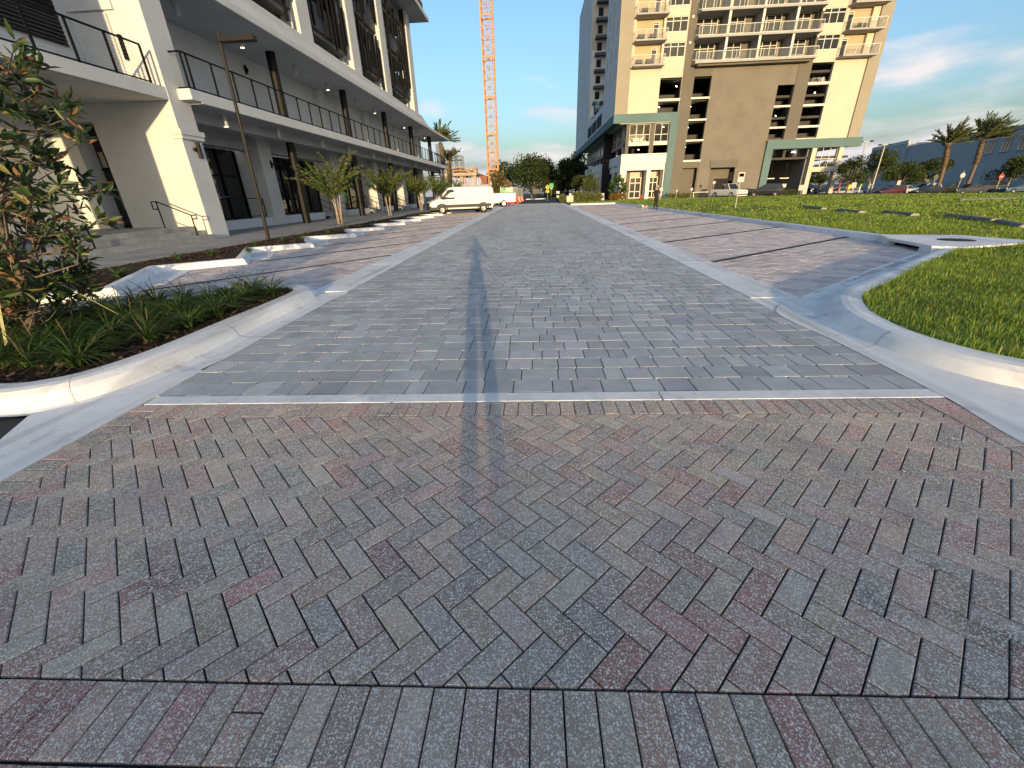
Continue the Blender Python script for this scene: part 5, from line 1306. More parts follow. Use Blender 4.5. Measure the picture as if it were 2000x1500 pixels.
def car(name, label, loc, rz, L_, Wd, H, color, kind='sedan', group=None):
    """a car along +x (front at +x) with shaped body, glasshouse, wheels, lamps"""
    T_ = thing(name, label, {'sedan': 'car', 'suv': 'car', 'jeep': 'car', 'pickup': 'pickup'}[kind], loc, rz, group)
    hw = Wd / 2; bl = H * .60 if kind != 'sedan' else H * .62; wr = .33 if kind == 'sedan' else .38; fr = L_ / 2; cl = wr * .55
    prof = {'sedan': ((-fr, .52), (-fr * .93, .60), (-fr * .6, .635), (fr * .38, .60), (fr * .8, .52), (fr * .96, .42), (fr, .34)),
            'suv': ((-fr, .50), (-fr * .96, .62), (-fr * .6, .64), (fr * .42, .62), (fr * .86, .56), (fr * .98, .46), (fr, .36)),
            'jeep': ((-fr, .5), (-fr * .97, .62), (-fr * .6, .63), (fr * .35, .63), (fr * .9, .60), (fr * .97, .56), (fr, .4)),
            'pickup': ((-fr, .52), (-fr * .98, .60), (-fr * .3, .60), (fr * .35, .60), (fr * .88, .56), (fr * .98, .48), (fr, .36))}[kind]
    st = []
    for i, (x, z) in enumerate(prof):
        e = .86 if i in (0, len(prof) - 1) else .96 if i in (1, len(prof) - 2) else 1.
        zt = H * z
        st.append((x, [(hw * e * .90, cl), (hw * e * .985, cl + .10), (hw * e, zt * .62 + .05), (hw * e * .97, zt - .07), (hw * e * .90, zt), (0.0, zt + .02)]))
    body_loft(st).build('body', color, T_, False)
    if kind == 'sedan': cab = ((-fr * .80, .62), (-fr * .42, .985), (fr * .02, 1.0), (fr * .46, .60))
    elif kind == 'suv': cab = ((-fr * .95, .62), (-fr * .82, .97), (fr * .0, 1.0), (fr * .48, .61))
    elif kind == 'jeep': cab = ((-fr * .97, .62), (-fr * .93, .98), (fr * .18, 1.0), (fr * .36, .62))
    else: cab = ((-fr * .26, .60), (-fr * .18, .98), (fr * .16, 1.0), (fr * .42, .60))
    (xa, za), (xb, zb), (xc, zc), (xd, zd) = cab
    t = .78
    def ring(x, z, w): return (x, [(w, H * .58), (w * .985, H * .62), (w, max(H * z - .06, H * .625)), (w * .92, H * z), (0.0, H * z + .015)])
    w0, w1 = hw * .93, hw * t
    st = [(xa, w0 * .97, za), (xb, w1, zb), (xc, w1, zc), (xd, w0, zd)]
    mb = MB()
    B = [(xa, -w0 * .97, H * za - .03), (xd, -w0, H * zd - .03), (xd, w0, H * zd - .03), (xa, w0 * .97, H * za - .03)]
    Tp = [(xb, -w1, H * zb), (xc, -w1, H * zc), (xc, w1, H * zc), (xb, w1, H * zb)]
    mb.add(B + Tp, [(4, 5, 6, 7), (0, 1, 5, 4), (1, 2, 6, 5), (2, 3, 7, 6), (3, 0, 4, 7)]); cabin = mb.build('cabin', color, T_)
    def pane(nm, a, b, c, d, ins=.10, o=.012):   # window laid just proud of a cabin face
        P = [Vector(q) for q in (a, b, c, d)]; ce = sum(P, Vector()) / 4; nrm = (P[1] - P[0]).cross(P[3] - P[0]).normalized()
        if nrm.dot(ce - Vector((0, 0, H * .7))) < 0: nrm = -nrm
        Q = [ce + (p - ce) * (1 - ins) + nrm * o for p in P]; MB().quad(*[tuple(q) for q in Q]).build(nm, 'car_glass', cabin)
    pane('windscreen', B[1], B[2], Tp[2], Tp[1]); pane('rear_window', B[3], B[0], Tp[0], Tp[3])
    xm = (xb + xc) / 2 if kind != 'pickup' else (xb + xc) / 2
    for s in (0, 1):
        b0, b1, t0, t1 = (B[0], B[1], Tp[0], Tp[1]) if s == 0 else (B[3], B[2], Tp[3], Tp[2])
        f_ = .48; mbm = tuple(Vector(b0).lerp(Vector(b1), f_)); mtm = tuple(Vector(t0).lerp(Vector(t1), f_))
        pane('side_window', b0, mbm, mtm, t0, .12); pane('side_window', mbm, b1, t1, mtm, .12)
    for sx in (-1, 1):
        for sy in (-1, 1): wheel(T_, sx * L_ * .29, sy * (hw - .10), wr)
    for sx, m_, nm in ((1, 'lamp_clear', 'headlight'), (-1, 'lamp_red', 'tail_lamp')):
        for sy in (-1, 1): MB().cbox((sx * fr * .965, sy * hw * .70, H * (.44 if sx > 0 else .50)), (.12, hw * .36, .13)).build(nm, m_, T_)
    MB().cbox((fr * .985, 0, H * .36), (.05, Wd * .62, .16 if kind in ('sedan',) else .26)).build('grille', 'trim_grey', T_)
    for sx in (-1, 1): MB().cbox((sx * fr * .985, 0, H * .22), (.10, Wd * .86, .18)).build('bumper', 'trim_grey' if kind != 'sedan' else color, T_)
    if kind == 'pickup':
        bd = MB().box(-fr * .95, -fr * .30, -hw * .80, hw * .80, H * .56, H * .612); bd.build('bed', 'trim_grey', T_)
    return T_

# --- white cargo van parked nose-in at left
def van(label, loc, rz):
    T_ = thing('cargo_van', label, 'van', loc, rz)
    L_, hw, H = 5.65, 1.02, 2.12; fr = L_ / 2
    S_ = []
    def ring(x, w, zb, zs, zt, wt): return (x, [(w * .96, zb), (w, zb + .22), (w * 1.0, zs), (w * .985, (zs + zt) / 2), (wt, zt - .16), (wt * .90, zt - .04), (wt * .6, zt), (0.0, zt + .01)])
    S_ = [ring(-fr, hw * .95, .42, .95, H - .10, hw * .80), ring(-fr + .12, hw * .985, .40, 1.0, H - .02, hw * .86), ring(-fr + 1.2, hw, .38, 1.0, H, hw * .875), ring(fr - 2.1, hw, .38, 1.0, H - .01, hw * .87),
          ring(fr - 1.72, hw, .38, 1.0, H - .06, hw * .855), ring(fr - .95, hw * .99, .38, .98, 1.42, hw * .86), ring(fr - .72, hw * .98, .38, .95, 1.22, hw * .86), ring(fr - .35, hw * .93, .38, .86, 1.10, hw * .78), ring(fr - .12, hw * .86, .36, .78, .98, hw * .70), ring(fr, hw * .74, .36, .66, .84, hw * .58)]
    body_loft(S_).build('body', 'van_white', T_, False)
    # glass: windscreen on the slope, door windows
    zt0, zt1 = H - .10, 1.44
    ws = MB().quad((fr - 1.64, -hw * .76, zt0), (fr - .97, -hw * .80, zt1 + .02), (fr - .97, hw * .80, zt1 + .02), (fr - 1.64, hw * .76, zt0))
    ws.v = [(x + .035, y, z + .035) for x, y, z in ws.v]; ws.build('windscreen', 'car_glass', T_)
    for s in (-1, 1):
        y0, y1 = s * (hw * 1.0 + .008), s * (hw * .925 + .012)
        P = [(fr - 2.12, y0, 1.18), (fr - 1.02, y0, 1.14), (fr - 1.12, s * (hw * .975 + .01), 1.34), (fr - 1.62, s * (hw * .885 + .03), H - .24), (fr - 2.0, s * (hw * .885 + .03), H - .20), (fr - 2.12, s * (hw * .895 + .03), H - .28)]
        w_ = MB().add(P, [(0, 1, 2, 3, 4, 5)]).build('door_window', 'car_glass', T_)
        MB().bar((fr - 1.50, s * (hw + .02), 1.17), (fr - 1.50, s * (hw * .9 + .04), H - .30), .045, .02).build('window_post', 'trim_grey', w_)
        MB().box(-fr + .3, fr - .55, s * (hw - .02), s * (hw + .028), .50, .74).build('side_moulding', 'trim_grey', T_)
        MB().box(fr - 1.04, fr - .90, s * (hw + .02), s * (hw + .24), 1.20, 1.52).build('mirror', 'trim_grey', T_)
        MB().box(fr - 2.08, fr - 1.90, s * (hw - .005), s * (hw + .022), 1.00, 1.04).build('door_handle', 'trim_grey', T_)
        MB().add([(fr - .02, s * .62, .80), (fr - .10, s * .84, .78), (fr - .36, s * .985, .92), (fr - .40, s * .97, 1.06), (fr - .12, s * .80, .97), (fr + .005, s * .60, .92)], [(0, 1, 2, 3, 4, 5)]).build('headlight', 'lamp_clear', T_)
        MB().box(-fr - .02, -fr + .06, s * .78, s * .96, .95, 1.5).build('tail_lamp', 'lamp_red', T_)
        for x in (fr - .98, -fr + 1.0):
            wheel(T_, x, s * (hw - .12), .36, .26)
            a = MB(); n = 14
            for k in range(n):
                t0, t1 = math.pi * k / n, math.pi * (k + 1) / n
                a.add([(x + r_ * math.cos(t), s * (hw + .022), .36 + r_ * math.sin(t)) for t in (t0, t1) for r_ in (.40, .50)] + [(x + .50 * math.cos(t), s * (hw - .05), .36 + .50 * math.sin(t)) for t in (t0, t1)], [(0, 1, 3, 2), (1, 4, 5, 3)])
                a.add([(x, s * (hw + .012), .36), (x + .40 * math.cos(t0), s * (hw + .012), .36 + .40 * math.sin(t0)), (x + .40 * math.cos(t1), s * (hw + .012), .36 + .40 * math.sin(t1))], [(0, 1, 2)]) if False else None
            a.build('wheel_arch', 'trim_grey', T_)
            MB().lathe((x, s * (hw - .06), .36), [(0, s * .066), (.405, s * .066)], 20, 'y').build('wheel_well', 'tyre', T_) if False else None
    for s in (-1, 1):
        sm = MB()
        for x in (fr - 2.2, fr - .98, fr - 3.35, -fr + .25): sm.box(x - .006, x + .006, s * (hw - .01), s * (hw + .006), .78, 1.10)
        sm.box(-fr + .3, fr - 2.25, s * (hw - .01), s * (hw + .004), 1.085, 1.10); sm.build('panel_gap', 'trim_grey', T_)
    MB().box(-fr - .015, -fr + .01, -.26, .26, .80, .92).build('number_plate', 'lamp_clear', T_)
    MB().cbox((fr - .02, 0, .80), (.10, 1.10, .24)).build('grille', 'black_metal', T_)
    b = MB().cbox((fr - .08, 0, .50), (.26, 1.72, .30)); b.cbox((fr - .32, 0, .46), (.5, 1.96, .24)); b.build('bumper', 'trim_grey', T_)
    MB().cbox((-fr + .02, 0, .52), (.20, 1.98, .24)).build('rear_bumper', 'trim_grey', T_)
    MB().box(-fr + .2, fr - .4, -hw * .85, hw * .85, .22, .40).build('underbody', 'black_metal', T_)
    return T_
van('white cargo van parked nose-in beside the driveway at left', (-6.6, 39.4, 0), math.atan2(-.40, -.917))

# --- white service truck behind the van
ut = thing('utility_truck', 'white service-body utility truck parked behind the van', 'truck', (-4.9, 55.2, 0), math.pi + R(8))
MB().box(-2.4, .9, -1.02, 1.02, .55, 1.50).build('service_body', 'van_white', ut)
MB().box(-2.2, .8, -.7, .7, 1.501, 1.56).build('bed', 'trim_grey', ut)
for x in (-1.95, -.9, .1):
    for s in (-1, 1): d_ = MB().box(x - .4, x + .4, s * 1.02, s * 1.045, .85, 1.42).build('locker_door', 'van_white', ut); MB().cbox((x, s * 1.055, 1.15), (.07, .03, .10)).build('latch', 'black_metal', d_)
MB().box(.92, 2.4, -.98, .98, .5, 1.25).build('cab', 'van_white', ut); MB().add([(.95, -.93, 1.25), (2.1, -.93, 1.25), (1.7, -.8, 1.95), (1.0, -.8, 1.95), (.95, .93, 1.25), (2.1, .93, 1.25), (1.7, .8, 1.95), (1.0, .8, 1.95)], [(0, 1, 2, 3), (7, 6, 5, 4), (1, 5, 6, 2), (3, 2, 6, 7), (0, 3, 7, 4)]).build('cab_roof', 'car_glass', ut)
MB().box(2.4, 3.4, -.95, .95, .5, 1.15).build('hood', 'van_white', ut)
for x in (-1.0, 2.5):
    for s in (-1, 1): wheel(ut, x, s * .9, .40, .26)
for s in (-1, 1): MB().cbox((-2.41, s * .8, .95), (.04, .16, .16)).build('tail_lamp', 'lamp_red', ut)
MB().box(-2.55, -2.4, -1.0, 1.0, .42, .56).build('bumper', 'trim_grey', ut)
wl_ = MB();
for z in (1.62, 1.80, 1.98): wl_.box(-2.3, -1.4, -1.0, -.95, z, z + .10)
wl_.build('ladder_rack', 'frame_white', ut)

# --- cars by the tower and in the car park
car('pickup_truck', 'white pickup parked before the tower service door', (28.9, 69.6, 0), R(-70), 5.6, 1.95, 1.85, 'paint_white', 'pickup')
car('suv', 'black SUV parked right of the white pickup before the tower', (34.3, 69.8, 0), R(155), 4.7, 1.9, 1.72, 'paint_black', 'suv')
car('jeep', 'golden off-roader behind the podium glass of the tower', (16.5, 78.4, 8.17), R(180), 4.2, 1.85, 1.8, 'paint_gold', 'jeep')
car('parked_car', 'silver car on the upper parking floor behind the right tower opening', (42.4, 79.2, 15.1), R(-60), 4.4, 1.8, 1.5, 'paint_silver', 'sedan')
car('parked_car', 'dark car with white bumper under the tower podium window', (46.0, 80, -.05), R(-80), 4.6, 1.85, 1.6, 'paint_black', 'suv')
cars = [('maroon SUV at the left of the car park beyond the lawn', 58.6, 78.5, 190, 4.6, 1.65, 'paint_maroon', 'suv'), ('dark red car half hidden behind the maroon SUV', 61.2, 82.0, 180, 4.5, 1.5, 'paint_red', 'sedan'),
        ('black sedan right of the maroon SUV in the car park', 62.9, 76.5, 185, 4.7, 1.48, 'paint_black', 'sedan'), ('dark sedan in the front row between the two palm trunks', 70.2, 77.8, 182, 4.9, 1.48, 'paint_graphite', 'sedan'),
        ('blue-grey sedan in the front row right of the palm trunks', 76.6, 76.2, 175, 5.0, 1.52, 'paint_blue', 'sedan'), ('dark sedan at the right frame edge of the car park', 81.8, 75.6, 180, 4.8, 1.45, 'paint_graphite', 'sedan'),
        ('silver car in the second row left of the palms', 66.3, 86.2, 180, 4.6, 1.5, 'paint_silver', 'sedan'), ('white SUV in the second row behind the left palm', 71.0, 87.0, 180, 4.7, 1.7, 'paint_white', 'suv'),
        ('black SUV in the second row between the palms', 75.2, 86.8, 178, 4.8, 1.75, 'paint_black', 'suv'), ('dark SUV in the second row right of the right palm', 81.0, 86.0, 180, 4.9, 1.8, 'paint_graphite', 'suv'),
        ('black car in the second row behind the maroon SUV', 63.4, 88.2, 180, 4.6, 1.55, 'paint_black', 'suv'), ('pale car behind the yellow sign at the car park entrance', 53.9, 84.5, 150, 4.5, 1.5, 'paint_silver', 'sedan'), ('white car beside the lamp post at the car park entrance', 57.5, 87.0, 170, 4.5, 1.5, 'paint_white', 'sedan'),
        ('black SUV at the far right of the second row', 87.0, 84.0, 180, 4.9, 1.8, 'paint_black', 'suv')]
for lb, x, y, a, l, h, c, k in cars: car('parked_car', lb, (x, y, LOT), R(a), l, 1.85, h, c, k, 'cars in the car park')
# ------------------------------------------------------------------ people and dog
mat('skin', (.42, .26, .19), .6, .05, 8, objc=True); mat('black_cloth', (.020, .020, .022), .9, .1, 9, objc=True); mat('cap_cloth', (.55, .33, .30), .9, .08, 9, objc=True); mat('shoe', (.03, .03, .03), .7, .1, 9, objc=True); mat('hair', (.05, .035, .025), .7, .2, 20, objc=True)
mat('fur_white', (.62, .55, .47), .9, .1, 9, objc=True); mat('fur_tan', (.30, .15, .07), .9, .1, 9, objc=True); mat('fur_black', (.03, .028, .028), .9, .1, 9, objc=True)
def skinned(name, V, E_, rad, mats, pickm, parent, sub=2, root=0):
    me = bpy.data.meshes.new(name); me.from_pydata(V, E_, []); o = bpy.data.objects.new(name, me); COL.objects.link(o)
    mo = o.modifiers.new('skin', 'SKIN'); mo.use_smooth_shade = True; mo.branch_smoothing = .6
    for i, r in enumerate(rad):
        s = me.skin_vertices[0].data[i]; s.radius = (r, r) if isinstance(r, (int, float)) else r; s.use_root = (i == root)
    ss = o.modifiers.new('sub', 'SUBSURF'); ss.levels = ss.render_levels = sub
    dg = bpy.context.evaluated_depsgraph_get(); me2 = bpy.data.meshes.new_from_object(o.evaluated_get(dg)); bpy.data.objects.remove(o)
    me2.materials.clear()
    for m_ in mats: me2.materials.append(MATS[m_])
    for p in me2.polygons: p.material_index = pickm(p.center); p.use_smooth = True
    me2.name = name
    return link(name, me2, None, parent)
def human(T_, s, armL, armR, legL, legR, headz=0., mats=('skin', 'black_cloth', 'shoe'), sleeve=True, fat=1.):
    """front is -y; arm = (elbow, wrist, hand dir); leg = (knee, ankle)"""
    V = []; E_ = []; Rr = []
    def v(p, r, par=None):
        V.append(tuple(c * s for c in p)); Rr.append(tuple(x * s for x in r) if isinstance(r, tuple) else r * s)
        if par is not None: E_.append((par, len(V) - 1))
        return len(V) - 1
    pel = v((0, 0, .95), (.150, .105)); sp = v((0, -.005, 1.10), (.135, .095), pel); ch = v((0, 0, 1.28), (.155, .105), sp); nb = v((0, .0, 1.42), .075, ch); nk = v((0, -.005, 1.49), .052, nb)
    hd = v((0, -.02, 1.58), (.078, .092), nk); ht = v((0, -.012, 1.67), (.072, .085), hd); v((0, -.125, 1.585), .016, hd); [v((sx * .082, 0, 1.59), .016, hd) for sx in (-1, 1)]
    for sx, (el, wr, hdv) in ((-1, armL), (1, armR)):
        sh = v((sx * .175, .0, 1.385), .062, nb); e = v(el, .042, sh); mid = v(tuple((a + b) / 2 for a, b in zip(el, wr)), .036, e); w = v(wr, .027, mid)
        d = Vector(hdv).normalized(); pal = Vector(wr) + d * .065; p_ = v(tuple(pal), (.038, .020), w)
        side = d.cross(Vector((0, 1, 0)));
        if side.length < .2: side = d.cross(Vector((1, 0, 0)))
        side.normalize(); cur = d.cross(side)
        for k, ln in ((-1.5, .058), (-.5, .072), (.5, .068), (1.5, .050)):
            b0 = v(tuple(pal + side * k * .018 + d * .030), .0095, p_); b1 = v(tuple(pal + side * k * .020 + d * (.030 + ln * .6) + cur * .010), .0088, b0); v(tuple(pal + side * k * .020 + d * (.030 + ln) + cur * .028), .0078, b1)
        t0 = v(tuple(pal - d * .02 - side * .034), .011, p_); v(tuple(pal + d * .02 - side * .058 + cur * .012), .0095, t0)
    for sx, (kn, an) in ((-1, legL), (1, legR)):
        h = v((sx * .095, 0, .88), .098, pel); k = v(kn, .066 * fat, h); c = v(tuple(a * .55 + b * .45 for a, b in zip(kn, an)), .058 * fat, k); a = v(an, .043 * fat ** 1.6, c)
        v((an[0], an[1] + .03, an[2] - .045), .038, a); b = v((an[0] * 1.05, an[1] - .10, an[2] - .05), (.042, .032), a); v((an[0] * 1.08, an[1] - .17, an[2] - .055), (.036, .024), b)
    zsl = 1.20 * s
    def pickm(c):
        if c.z > 1.455 * s: return 0
        if c.z < .10 * s: return 2
        if abs(c.x) > .235 * s and not sleeve: return 0
        if abs(c.x) > .19 * s and c.z < zsl: return 0
        if c.y < -.30 * s and c.z > 1.0 * s: return 0
        return 1
    b = skinned('body', V, E_, Rr, mats, pickm, T_, 2)
    return b
pw = thing('person', 'person in black T-shirt and black trousers walking a small dog by the right kerb', 'person', (9.18, 34.8, 0), R(4))
human(pw, .965, ((-.26, .03, 1.13), (-.27, -.08, .90), (0, -.2, -1)), ((.25, .05, 1.13), (.27, .0, .88), (0, -.1, -1)), ((-.085, -.10, .52), (-.07, .06, .115)), ((.085, -.02, .50), (.065, -.16, .085)))
MB().lathe((0, -.012, 1.535), [(.0, .17), (.045, .165), (.078, .135), (.094, .085), (.094, .06)], 16).build('cap', 'cap_cloth', pw, True)
cp = MB(); cp.prism([(-.07, -.08), (.07, -.08), (.05, -.175), (-.05, -.175)], 1.585, 1.60); cp.build('cap_peak', 'cap_cloth', pw)
MB().box(-.055, .055, -.118, -.10, 1.515, 1.54).build('sunglasses', 'black_cloth', pw)
dg_ = thing('dog', 'small white and tan dog with dark ears trotting beside the walker', 'dog', (8.6, 35.7, 0), R(165))
V = []; E_ = []; Rr = []
def dv(p, r, par=None):
    V.append(p); Rr.append(r)
    if par is not None: E_.append((par, len(V) - 1))
    return len(V) - 1
a = dv((0, 0, .24), .068); b = dv((.13, 0, .245), .078, a); c = dv((-.13, 0, .24), .062, a); n_ = dv((.20, 0, .31), .050, b); h = dv((.25, 0, .37), .050, n_); mz = dv((.33, 0, .355), .024, h)
for s in (-1, 1): dv((.235, s * .048, .43), .016, h)
t1 = dv((-.20, 0, .30), .018, c); dv((-.25, 0, .38), .012, t1)
for s in (-1, 1):
    k = dv((.14, s * .05, .15), .024, b); w_ = dv((.12 + .05 * s, s * .05, .07), .014, k); dv((.15 + .05 * s, s * .05, .012), .015, w_)
    k = dv((-.10, s * .05, .16), .034, c); w_ = dv((-.19 - .03 * s, s * .05, .085), .015, k); dv((-.17 - .03 * s, s * .05, .012), .015, w_)
skinned('body', V, E_, Rr, ('fur_white', 'fur_tan', 'fur_black'), lambda q: 2 if (q.z > .40 or (q.x > .22 and q.z > .37)) else 1 if (-.15 < q.x < .03 and q.z > .25) or q.x < -.21 else 0, dg_, 2)
ls = thing('leash', 'thin dark leash between the walker and the small dog', 'leash', (8.9, 35.2, .5), world=True)
MB().tube([(8.87, 35.48, .34), (8.90, 35.2, .45), (8.93, 34.78, .80)], .006, 5).build('cord', 'black_cloth', ls)
ph = thing('person', 'photographer in dark clothes standing behind the phone, casting the long shadow on the driveway', 'person', (.02, -.42, 0), R(180))
human(ph, .975, ((-.27, -.14, 1.22), (-.10, -.36, 1.47), (.5, -.25, .5)), ((.27, -.14, 1.22), (.10, -.36, 1.47), (-.5, -.25, .5)), ((-.085, -.01, .50), (-.09, .02, .10)), ((.085, -.01, .50), (.09, .02, .10)), fat=1.05)
MB().lathe((0, -.005, 1.53), [(.0, .165), (.05, .158), (.082, .13), (.096, .08), (.095, .03), (.08, -.02)], 16).build('hair', 'hair', ph, True)
pn = MB().box(-.075, .075, -.052, -.044, 1.42, 1.50).build('phone', 'black_metal'); tag(pn, 'black phone held out by the photographer', 'phone')

# ------------------------------------------------------------------ crane and construction
mat('crane_orange', (.50, .26, .12), .6, .08, 2); mat('raw_concrete', (.42, .40, .37), .9, .15, .8); mat('form_wood', (.42, .30, .17), .85, .2, 3); mat('rebar', (.20, .16, .14), .8, .2, 6); mat('rust', (.25, .12, .08), .9, .2, 4)
CR_ = thing('tower_crane', 'tall orange lattice tower crane mast behind the van', 'crane', (-8.1, 90, 0), world=True)
cx0, cx1, cy0, cy1 = -9.05, -7.15, 89.05, 90.95
for x in (cx0, cx1):
    for y in (cy0, cy1): MB().box(x - .11, x + .11, y - .11, y + .11, 0, 48).build('leg', 'crane_orange', CR_)
sec = 2.9; z = 0; k = 0
while z < 47:
    fr_ = MB()
    for (xa, ya), (xb, yb) in (((cx0, cy0), (cx1, cy0)), ((cx0, cy1), (cx1, cy1)), ((cx0, cy0), (cx0, cy1)), ((cx1, cy0), (cx1, cy1))):
        th = .26 if k % 2 == 0 else .13
        fr_.bar((xa, ya, z), (xb, yb, z), .10, th)
        zm = z + sec / 2; xm, ym = (xa + xb) / 2, (ya + yb) / 2
        fr_.bar((xa, ya, z + sec * .5), (xm, ym, z + .05), .08); fr_.bar((xb, yb, z + sec * .5), (xm, ym, z + .05), .08)
        fr_.bar((xa, ya, zm), (xb, yb, zm), .07); fr_.bar((xa, ya, z + sec), (xm, ym, zm), .08); fr_.bar((xb, yb, z + sec), (xm, ym, zm), .08)
    fr_.build('bracing', 'crane_orange', CR_); z += sec; k += 1
ld = MB(); [ld.bar((-8.3 + dx, 89.5, 0), (-8.3 + dx, 89.5, 47), .05) for dx in (0, .4)]; [ld.bar((-8.3, 89.5, .35 * q), (-7.9, 89.5, .35 * q), .03) for q in range(134)]; ld.build('ladder', 'crane_orange', CR_)
CF = thing('unfinished_building', 'concrete deck under construction with timber shoring and rebar, behind the van', 'building', (-13, 85, 0), world=True)
def cf(n_, m, *a): return MB().box(*a).build(n_, m, CF)
cf('deck', 'raw_concrete', -16.2, -10.4, 82, 96, 4.7, 5.05); cf('edge_beam', 'form_wood', -16.2, -10.35, 81.8, 82.0, 4.55, 4.8)
for x in (-15.6, -13.2, -10.9): cf('column', 'raw_concrete', x - .3, x + .3, 82.3, 82.9, 0, 4.7)
for x in (-15.9, -14.6, -13.9, -12.5, -11.8, -11.4, -10.6): MB().bar((x, 82.2, 0), (x, 82.2, 4.6), .12).build('shore', 'form_wood', CF)
for xa, xb in ((-15.4, -13.6), (-15.1, -13.3), (-12.9, -11.3), (-12.6, -11.0), (-13.0, -14.6), (-10.3, -9.3), (-9.9, -8.9)): MB().bar((xa, 82.1, 4.4), (xb, 82.0, 1.2), .13).build('brace', 'form_wood', CF)
for z_ in (5.45, 5.95): MB().bar((-16.2, 81.95, z_), (-10.4, 81.95, z_), .06, .12).build('guard_board', 'form_wood', CF)
for x in (-16.0, -14.6, -13.2, -11.8, -10.6): MB().bar((x, 81.95, 5.0), (x, 81.95, 6.1), .08).build('guard_post', 'form_wood', CF)
for i in range(22): MB().cbox((rnd.uniform(-15.5, -10.6), rnd.uniform(83, 86), 5.05 + rnd.uniform(.2, .5)), (rnd.uniform(.2, .7), .4, rnd.uniform(.4, 1.1))).build('stacked_formwork', rnd.choice(('rust', 'form_wood', 'raw_concrete')), CF)
for x, zt in ((-15.3, 8.9), (-14.2, 8.4), (-13.2, 7.9), (-16.6, 9.6), (-17.4, 9.9)):
    rb_ = MB()
    for q in range(5):
        for w_ in range(2): rb_.tube([(x - .32 + .16 * q, 84 + .5 * w_, 5.0), (x - .32 + .16 * q, 84 + .5 * w_, zt)], .022, 4, False)
    for q in range(9): zz = 5.1 + (zt - 5.4) * q / 11; rb_.bar((x - .34, 84, zz), (x + .34, 84, zz), .025); 
    rb_.build('rebar_cage', 'rebar', CF)
cf('side_deck', 'raw_concrete', -10.2, -7.9, 96, 110, 5.2, 5.5); MB().box(-10.2, -9.0, 86, 88, 3.2, 4.6).build('form_bundle', 'rust', CF)
# fence with banner, barriers
mat('fence_mesh', (.36, .40, .34), .9, .15, 3); mat('banner', (.20, .42, .22), .8, .3, 2.2); mat('fence_post', (.5, .5, .48), .5, .05, 4, metal=.3); mat('barrier_red', (.62, .05, .03), .5, .05, 3); mat('barrier_white', (.68, .67, .63), .6, .05, 3)
FN = thing('construction_fence', 'tall pale construction fence with green banner along the far left driveway edge', 'fence', (-3.6, 72, 0), world=True)
FP = [(-5.3, 70), (-3.7, 70.5), (-3.75, 76), (-3.7, 82), (-3.6, 88), (-3.4, 95), (-3.1, 104), (-2.8, 112)]
for i in range(len(FP) - 1):
    (xa, ya), (xb, yb) = FP[i], FP[i + 1]; n = 1 if i == 0 else 2
    for q in range(n):
        p0 = Vector((xa, ya, 0)).lerp(Vector((xb, yb, 0)), q / n); p1 = Vector((xa, ya, 0)).lerp(Vector((xb, yb, 0)), (q + 1) / n)
        MB().add([(p0.x, p0.y, .1), (p1.x, p1.y, .1), (p1.x, p1.y, 2.35), (p0.x, p0.y, 2.35), (p0.x, p0.y + .02, .1), (p1.x, p1.y + .02, .1), (p1.x, p1.y + .02, 2.35), (p0.x, p0.y + .02, 2.35)], [(0, 1, 2, 3), (7, 6, 5, 4), (3, 2, 6, 7)]).build('panel', 'banner' if i == 0 else 'fence_mesh', FN)
        MB().tube([(p0.x, p0.y - .05, 0), (p0.x, p0.y - .05, 2.45)], .05, 6).build('post', 'fence_post', FN)
def barrier(label, x, y, rz, m):
    t = thing('water_barrier', label, 'barrier', (x, y, 0), rz, 'water-filled barriers')
    MB().profile_x([(-.28, 0), (.28, 0), (.28, .18), (.12, .42), (.10, .95), (-.10, .95), (-.12, .42), (-.28, .18)], -.85, .85).build('shell', m, t)
    for sx in (-.45, .45): MB().cbox((sx, -.29, .09), (.3, .06, .12)).build('forklift_slot', 'black_metal', t)
barrier('red water-filled barrier at the far left edge of the driveway', -3.4, 69.2, 0, 'barrier_red')
barrier('white water-filled barrier left of the red one', -5.4, 69.4, 0, 'barrier_white')
for i, (x, y) in enumerate(((-3.0, 71.6), (-2.9, 75), (-2.8, 79), (-2.7, 83.5), (-2.6, 88), (-2.5, 93))):
    barrier('%s water-filled barrier in the line, %s behind the red barrier at the fence' % ('white' if i % 2 == 0 else 'red', ('first', 'second', 'third', 'fourth', 'fifth', 'sixth')[i]), x, y, R(88), 'barrier_white' if i % 2 == 0 else 'barrier_red')
cs = MB().quad((-120, Y_END - 3, -.03), (14, Y_END - 3, -.03), (14, 200, -.03), (-120, 200, -.03)).build('cross_street', 'asphalt'); struct(cs)
kerb_run('low pale kerb across the far end of the driveway', (-2.2, 110), (2.6, 110), 1)
verge = MB().quad((-60, 110.3, .05), (12, 110.3, .05), (12, 135, .05), (-60, 135, .05)).build('verge', 'lawn'); struct(verge)

